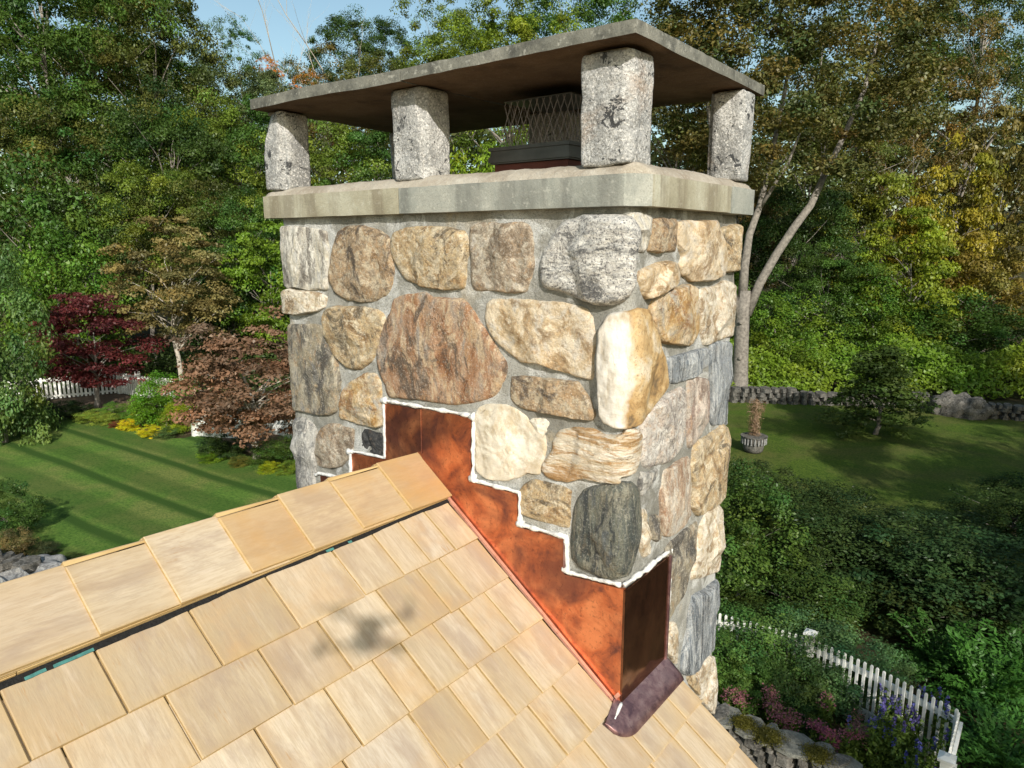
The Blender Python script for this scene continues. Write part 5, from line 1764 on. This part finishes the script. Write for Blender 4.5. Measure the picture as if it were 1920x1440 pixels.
# low weeds under the left wood
U = rg.uniform(-300, 760, 22000); D = rg.uniform(31, 40, 22000)
lat = (U-960)/FPX*D
XY = CAM[:2]+D[:, None]*F2d+lat[:, None]*R2d
P = np.c_[XY, GZ+1.5*rg.uniform(0, 1, 22000)**1.3]
V = leaf_cloud(P, np.tile([.2, -.3, .7], (len(P), 1)), .10*rg.uniform(.6, 1.4, len(P)), seed=16)
b = rg.uniform(.35, .65, len(P))
me = leaf_mesh('weeds', V, np.stack([b, b, b], 1))
o = bpy.data.objects.new('weeds', me); col.objects.link(o); o.color = (.05, .08, .02, 1)
tag(o, 'low dark green weeds on the floor of the left hand wood', 'weeds', kind='stuff')


# ------------------------------------------------------------------ dry stone wall along the far lawn
def stone_wall(name, lab, path, h, w, mat, seed, size=.35):
    """rough stones laid in courses along a path; one mesh"""
    rng = random.Random(seed)
    mb = MB()
    verts, faces = [], []
    for a, b in zip(path, path[1:]):
        L = (b-a).length
        d = (b-a)/L
        ang = math.atan2(d.y, d.x)
        z = 0
        while z < h:
            ch = size*rng.uniform(.35, .6)
            x = 0
            while x < L:
                sw = size*rng.uniform(.6, 1.5)
                c = a+d*(x+sw/2)
                zz = a.z+z+ch/2+rng.uniform(-.02, .02)
                # lumpy block
                n0 = len(verts)
                bw = w*rng.uniform(.85, 1.1)
                for kz in (-1, 1):
                    for q in range(8):
                        t = 2*math.pi*(q+.5)/8
                        ca, sa = math.cos(t), math.sin(t)
                        k = 1/max(abs(ca)**4+abs(sa)**4, 1e-6)**.25*rng.uniform(.86, 1.04)*(.9 if kz > 0 else 1)
                        lx, ly = ca*k*sw*.52, sa*k*bw*.5
                        verts.append((c.x+lx*math.cos(ang)-ly*math.sin(ang), c.y+lx*math.sin(ang)+ly*math.cos(ang), zz+kz*ch*.52*rng.uniform(.85, 1.1)))
                faces.append(tuple(n0+q for q in range(8))[::-1]); faces.append(tuple(n0+8+q for q in range(8)))
                for q in range(8): faces.append((n0+q, n0+(q+1) % 8, n0+8+(q+1) % 8, n0+8+q))
                x += sw
            z += ch
    o = mesh_obj(name, verts, faces, mat)
    return tag(o, lab, 'stone wall')


wl_ = [gp(1000, 752), gp(1180, 750), gp(1340, 752), gp(1480, 756), gp(1600, 760), gp(1720, 766), gp(1850, 782), gp(2050, 800)]
stone_wall('dry_stone_wall', 'low grey dry stone wall along the far edge of the right lawn', wl_, .50, .7, M['garden_stone'], 4, .33)
g = gp(1800, 778)
rb = rough_block('stone_heap', g.x-1.0, g.x+1.0, g.y-.7, g.y+.7, GZ-.4, GZ+.75, .12, .12, .5, M['garden_stone'], None, 9, None, .12, fsc=4)
tag(rb, 'dark rounded heap of stones built against the dry stone wall', 'stone heap')

# retaining wall with flagstone top in the lower right
ra = [Vector((*gp(1230, 1280, GZ+.5).xy, GZ)), Vector((*gp(1345, 1330, GZ+.5).xy, GZ)), Vector((*gp(1450, 1375, GZ+.5).xy, GZ)), Vector((*gp(1560, 1415, GZ+.5).xy, GZ)), Vector((*gp(1605, 1455, GZ+.5).xy, GZ))]
ret = stone_wall('garden_wall', 'low dark stone garden wall below the pink flowers', ra, .42, .42, M['garden_stone'], 8, .22)
mb = MB()
rngw = random.Random(2)
fvv, fff = [], []
for a, b in zip(ra, ra[1:]):
    L = (b-a).length; d = (b-a)/L; nrm_ = Vector((-d.y, d.x, 0)); x = 0
    while x < L:
        sw = min(rngw.uniform(.28, .5), L-x+.02)
        for sd in (-1, 1):
            n0 = len(fvv)
            cxx = a+d*(x+sw/2)+nrm_*sd*.115
            z = a.z+.46+rngw.uniform(-.006, .006)
            for kz in (-.03, .016):
                for q in range(7):
                    t = 2*math.pi*q/7+.3
                    lx, ly = math.cos(t)*sw*.52*rngw.uniform(.85, 1.08), math.sin(t)*.122*rngw.uniform(.85, 1.1)
                    pnt = cxx+d*lx+nrm_*ly
                    fvv.append((pnt.x, pnt.y, z+kz))
            fff.append(tuple(n0+q for q in range(7))[::-1]); fff.append(tuple(n0+7+q for q in range(7)))
            for q in range(7): fff.append((n0+q, n0+(q+1) % 7, n0+7+(q+1) % 7, n0+7+q))
        x += sw
mesh_obj('flagstone_top', fvv, fff, M['slab'], ret)
for i, (u, v, s) in enumerate(((1395, 1355, .13), (1440, 1380, .16), (1535, 1415, .15))):
    g = gp(u, v, GZ+.5)
    n = 2500
    rg = np.random.RandomState(40+i)
    P = rg.normal(0, .5, (n, 3))*np.array([s, s, .03])+np.array([g.x, g.y, GZ+.5])
    P[:, 2] = GZ+.495+np.abs(P[:, 2]-GZ-.5)
    V = leaf_cloud(P, np.tile([0, 0, 1.], (n, 1)), np.full(n, .012), seed=i)
    b = rg.uniform(.3, .6, n)
    me = leaf_mesh('moss', V, np.stack([b, b, b], 1))
    o = bpy.data.objects.new('moss_cushion', me); col.objects.link(o); o.color = (.11, .10, .015, 1)
    tag(o, ('olive moss cushion on the wall nearest the chimney', 'largest olive moss cushion on the garden wall', 'olive moss cushion near the right end of the garden wall')[i], 'moss', 'moss cushions on the garden wall')


# ------------------------------------------------------------------ white picket fences
def picket(name, lab, path, h, gap, wd, rails=(.22, .78), posts=(), th=.02, post_w=.12, capw=.17, ph=None):
    root = empty(name, path[0]); tag(root, lab, 'fence', 'white garden fences')
    mp, mr = MB(), MB()
    for a, b in zip(path, path[1:]):
        a, b = Vector(a)-path[0], Vector(b)-path[0]
        L = (b.xy-a.xy).length; d = (b-a)/L
        ang = math.atan2(d.y, d.x)
        x = gap/2
        while x < L:
            c = a+d*x
            mp.box((c.x, c.y, c.z+h*.47+.03), (wd, th, h*.94-.03), ang)
            # rounded head
            mp.box((c.x, c.y, c.z+h*.94+.021), (wd*.98, th*.98, .02), ang, 0, .55)
            x += gap
        off = Vector((-d.y, d.x, 0)).normalized()*(th*.5+.022)
        for r in rails:
            p0 = a+Vector((0, 0, h*r)); p1 = b+Vector((0, 0, h*r))
            q = [p0+off-Vector((0, 0, .04)), p0+off+Vector((0, 0, .04)), p1+off+Vector((0, 0, .04)), p1+off-Vector((0, 0, .04))]
            o2 = off.normalized()*.018
            n0 = len(mr.v)
            mr.v += [tuple(k-o2) for k in q]+[tuple(k+o2) for k in q]
            for f in ((0, 1, 2, 3), (7, 6, 5, 4), (0, 4, 5, 1), (1, 5, 6, 2), (2, 6, 7, 3), (3, 7, 4, 0)):
                mr.f.append(tuple(n0+k for k in f)); mr.m.append(0)
    mp.build('pickets', M['white_paint'], root)
    mr.build('rail', M['white_paint'], root)
    for p in posts:
        p = Vector(p)-path[0]
        k = MB()
        H = ph or h*1.04
        k.box((p.x, p.y, p.z+H/2), (post_w, post_w, H))
        po = k.build('post', M['white_paint'], root)
        k = MB()
        k.box((p.x, p.y, p.z+H+.012), (capw, capw, .028))
        k.box((p.x, p.y, p.z+H+.040), (capw*.92, capw*.92, .026), 0, 0, .35)
        k.build('post_cap', M['white_paint'], po)
    return root


def P3_(u, v, z):
    g = gp(u, v, z)
    return g


H = 1.05
pth = [P3_(1280, 1128, GZ+H), P3_(1345, 1145, GZ+H), P3_(1520, 1192, GZ+H), P3_(1640, 1245, GZ+H), P3_(1795, 1325, GZ+H)]
for p in pth: p.z = GZ
picket('picket_fence', 'white picket fence running from the chimney to the corner post by the ferns', pth, H, .092, .036, (.25, .80), [pth[2]], .02, .11, .17, 1.08)
e = P3_(1775, 1428, GZ+H); e.z = GZ
pth2 = [pth[-1]+Vector((.03, -.02, 0)), e+Vector((0, .05, 0))]
picket('picket_fence', 'short white picket fence seen end on running towards the bottom right', pth2, H, .092, .042, (.25, .80), [e], .02, .11, .17, 1.08)
pl = [gp(-120, 775), gp(60, 753), gp(150, 745), gp(225, 738), gp(262, 746), gp(330, 752)]
picket('picket_fence', 'shaded white fence behind the red maple', pl, 1.0, .16, .09, (.15, .85), [pl[3], pl[4]], .03, .16, .2, 1.12)
pr = [gp(350, 792), gp(365, 818), gp(455, 824), gp(505, 812), gp(560, 826), gp(640, 850)]


def solid_fence(name, lab, path, h, th, posts):
    root = empty(name, path[0]); tag(root, lab, 'fence', 'white garden fences')
    for a, b in zip(path, path[1:]):
        a, b = a-path[0], b-path[0]
        m = (a+b)/2; L = (b-a).length
        k = MB()
        n = max(2, int(L/.14))
        ang = math.atan2((b-a).y, (b-a).x)
        for i in range(n):
            c = a.lerp(b, (i+.5)/n)
            k.box((c.x, c.y, h*.48), (L/n*.93, th, h*.9), ang)
        k.build('board_panel', M['white_paint'], root)
        k = MB()
        k.box((m.x, m.y, h*.95+.01), (L*.99, th*1.8, .05), ang)
        k.build('rail', M['white_paint'], root)
    for p in posts:
        p = p-path[0]
        k = MB()
        k.box((p.x, p.y, h*.54), (.13, .13, h*1.08))
        po = k.build('post', M['white_paint'], root)
        k = MB(); k.box((p.x, p.y, h*1.08+.02), (.18, .18, .04), 0, 0, .8); k.build('post_cap', M['white_paint'], po)


solid_fence('board_fence', 'sunlit white board fence behind the pink maple', pr, .85, .04, [pr[1], pr[4]])

# planter with dry grass, boulder, bench wall
g = gp(1412, 848)
pt = empty('planter', g); tag(pt, 'pale lattice sided planter with a plume of dry grass on the shaded lawn', 'planter')
mb = MB(); mb.tube([(0, 0, 0), (0, 0, .08), (0, 0, .5)], [.22, .30, .36], 16); body = mb.build('bowl', M['garden_stone'], pt, True)
mb = MB()
for q in range(22):
    a = q/22*6.283
    mb.box((math.cos(a)*.385, math.sin(a)*.385, .42), (.03, .03, .22), a)
mb.build('lattice_side', M['boulder'], pt)
mb = MB(); mb.tube([(0, 0, .53), (0, 0, .56)], [.42, .42], 18); mb.build('rim', M['garden_stone'], pt)
rg = np.random.RandomState(77)
n = 900
a = rg.uniform(0, 6.28, n); rr2 = rg.uniform(0, .22, n); z = rg.uniform(.5, 1.7, n)
P = np.c_[np.cos(a)*rr2*(.5+z*.6), np.sin(a)*rr2*(.5+z*.6), z]
V = leaf_cloud(P, np.c_[np.cos(a), np.sin(a), a*0+.1], np.full(n, .10), .08, 3)
b = rg.uniform(.4, .6, n)
me = leaf_mesh('dry_grass', V, np.stack([b, b, b], 1))
o = bpy.data.objects.new('dry_grass', me); col.objects.link(o); o.parent = pt; o.color = (.30, .20, .13, 1)

g = gp(85, 1088)
bo = rough_block('boulder', g.x-.62, g.x+.62, g.y-.4, g.y+.4, GZ-.3, GZ+.42, .07, .05, .28, M['boulder'], None, 17, None, .06, fsc=5)
tag(bo, 'pale grey boulder at the bottom of the left lawn', 'boulder')
w0 = [gp(-140, 1120), gp(0, 1092), gp(52, 1098)]
stone_wall('bench_wall', 'low dark stone wall at the left edge beside the boulder', w0, .5, .6, M['garden_stone'], 31, .3)
g = gp(25, 1085, GZ+.55)
mb = MB()
for (dx, dy, sx_, sy_) in ((0, 0, .5, .36),):
    mb.box((dx, dy, .02), (sx_, sy_, .02))
    mb.box((dx, dy-sy_/2, .06), (sx_, .02, .10)); mb.box((dx, dy+sy_/2, .06), (sx_, .02, .10))
    mb.box((dx-sx_/2, dy, .06), (.02, sy_-.02, .10)); mb.box((dx+sx_/2, dy, .06), (.02, sy_-.02, .10))
tr = mb.build('tray', M['boulder']); tr.location = (g.x, g.y, GZ+.52); tag(tr, 'grey metal tray lying on the low stone wall at the left edge', 'tray')

# ------------------------------------------------------------------ flowers
FL = leaf_mat('petal', .2, .02)


def flower_heads(name, u, v, zc, r, color, label, seed, group, spikes=False, n=900):
    n = int(n*.7)
    g = gp(u, v, GZ+zc)
    t = empty(name, (g.x, g.y, GZ)); tag(t, label, 'flowers', group)
    rg = np.random.RandomState(seed)
    if not spikes:
        k = 9
        cc = rg.normal(0, 1, (k, 3))*np.array([r*.6, r*.6, .05])+np.array([0, 0, zc])
        wh = rg.randint(0, k, n)
        P = cc[wh]+rg.normal(0, 1, (n, 3))*np.array([.05, .05, .018])
        V = leaf_cloud(P, np.tile([0, 0, 1.], (n, 1)), .013*rg.uniform(.7, 1.3, n), .8, seed)
        st = [(c, .0) for c in cc]
    else:
        k = 12
        cc = np.c_[rg.normal(0, r*.6, k), rg.normal(0, r*.6, k), np.full(k, zc)+rg.uniform(-.12, .08, k)]
        wh = rg.randint(0, k, n)
        P = cc[wh]+np.c_[rg.normal(0, .010, n), rg.normal(0, .010, n), rg.uniform(-.12, .04, n)]
        V = leaf_cloud(P, rg.normal(0, 1, (n, 3)), .019*rg.uniform(.7, 1.3, n), .7, seed)
        st = [(c, .0) for c in cc]
    b = rg.uniform(.4, .6, n)
    V4 = V.reshape(-1, 4, 3)
    for j in range(k):
        q = wh == j
        if q.sum() < 3: continue
        me = leaf_mesh('petals', V4[q].reshape(-1, 3), np.stack([b, b, b], 1)[q], FL)
        o = bpy.data.objects.new('flower_head', me); col.objects.link(o); o.parent = t; o.color = (*color, 1)
    # stems with narrow leaves
    m = 1600
    wh = rg.randint(0, k, m); q = rg.uniform(.05, .95, m)
    base = cc*np.array([.5, .5, 0])
    P = base[wh]*(1-q)[:, None]+cc[wh]*q[:, None]+rg.normal(0, .035, (m, 3))
    V = leaf_cloud(P, rg.normal(0, .5, (m, 3))+np.array([0, 0, .5]), .03*rg.uniform(.7, 1.3, m), .4, seed+1)
    b = rg.uniform(.4, .6, m)
    me = leaf_mesh('stem_leaves', V, np.stack([b, b, b], 1))
    o = bpy.data.objects.new('stems', me); col.objects.link(o); o.parent = t; o.color = (.11, .17, .03, 1)


PK = (.30, .115, .135)
SGr = 'pink sedum clumps above the garden wall'
flower_heads('sedum', 1376, 1303, .45, .12, PK, 'small pink flower clump nearest the chimney', 1, SGr)
flower_heads('sedum', 1455, 1316, .45, .20, (.33, .14, .15), 'wide pale pink flower clump, second from the chimney', 2, SGr, n=1400)
flower_heads('sedum', 1472, 1345, .38, .14, PK, 'low pink flower clump below the wide pale one', 3, SGr)
flower_heads('sedum', 1548, 1375, .45, .22, (.30, .09, .13), 'largest and deepest pink flower clump in the middle of the bed', 4, SGr, n=1800)
flower_heads('sedum', 1550, 1318, .5, .06, PK, 'tiny pink flower head among the blue green shrubs', 5, SGr, n=250)
flower_heads('sedum', 1605, 1368, .42, .16, (.36, .16, .15), 'faded pink flower clump left of the blue spikes', 6, SGr)
BLG = 'blue flower spikes inside the fence corner'
BL = (.085, .09, .30)
flower_heads('salvia', 1655, 1350, .8, .22, BL, 'blue flower spikes at the left of the blue group', 11, BLG, True, 260)
flower_heads('salvia', 1700, 1340, .9, .25, (.12, .10, .30), 'violet blue spikes in the middle of the blue group', 12, BLG, True, 600)
flower_heads('salvia', 1745, 1310, .95, .22, BL, 'blue spikes in front of the near fence panel', 13, BLG, True, 350)
flower_heads('salvia', 1720, 1400, .7, .25, BL, 'blue spikes low beside the end on fence', 14, BLG, True, 400)
flower_heads('salvia', 1680, 1310, .9, .2, (.12, .11, .30), 'sparse blue spikes against the sunlit pickets', 15, BLG, True, 260)

# ------------------------------------------------------------------ unseen trees added off to the right to shade the right hand garden
SH = 'unseen trees added off to the right to shade the garden'
for i, (x, y, h, r, va, lab) in enumerate((
    (12.5, 4.0, 9.5, 4.0, 'b0', 'added tall shade tree right of the house, level with the fenced bed'),
    (8.2, .4, 8.2, 2.8, 'b5', 'added shade tree nearest the house on its right hand side'),
    (10.0, 12.5, 13.0, 4.4, 'b3', 'added tall shade tree just right of the shrub mass'),
    (14.5, 10.5, 12.5, 4.6, 'b1', 'added tall shade tree right of the house, beyond the picket fence'),
    (17, 18, 14.5, 5.2, 'b2', 'added tall shade tree at the right of the shaded lawn'),
    (12, 27, 13, 4.6, 'b3', 'added tall shade tree at the far right end of the dry stone wall'),
    (20, 26, 16, 5.6, 'b4', 'added broad shade tree behind the shaded lawn, far right'),
    (8.5, 9.5, 6.5, 2.6, 'd0', 'added low bushy shade tree right of the ferns'),
)):
    tree('added_shade_tree', lab, 'tree', (x, y, GZ), h, r, MG, va, .15, group=SH)

# ------------------------------------------------------------------ unseen drone added along the sun line for its blurred shade on the shingles
fw = Vector((-math.sin(YAW), math.cos(YAW), 0)); rt = Vector((math.cos(YAW), math.sin(YAW), 0))
dc = Vector(tuple(CAM))+SUN*2.2
dr = empty('shadow_drone', dc); dr.rotation_euler.z = YAW; dr.scale = (.75, .75, .75)
tag(dr, 'small grey four armed drone hovering unseen high above the roof', 'drone')
b_ = rough_block('body', -.04, .04, -.09, .09, -.025, .025, .02, 0, .015, M['drone'], dr, 1)
for sx in (-1, 1):
    for sy in (-1, 1):
        mb = MB(); mb.tube([(sx*.03, sy*.06, .005), (sx*.13, sy*.12, .012)], [.011, .008], 6)
        mb.tube([(sx*.13, sy*.12, -.002), (sx*.13, sy*.12, .03)], [.013, .012], 8)
        arm = mb.build('arm', M['drone'], dr, True)
        mb = MB(); a = .7*sx+sy
        mb.box((sx*.13, sy*.12, .034), (.15, .013, .002), a)
        mb.build('rotor_blade', M['drone'], arm)
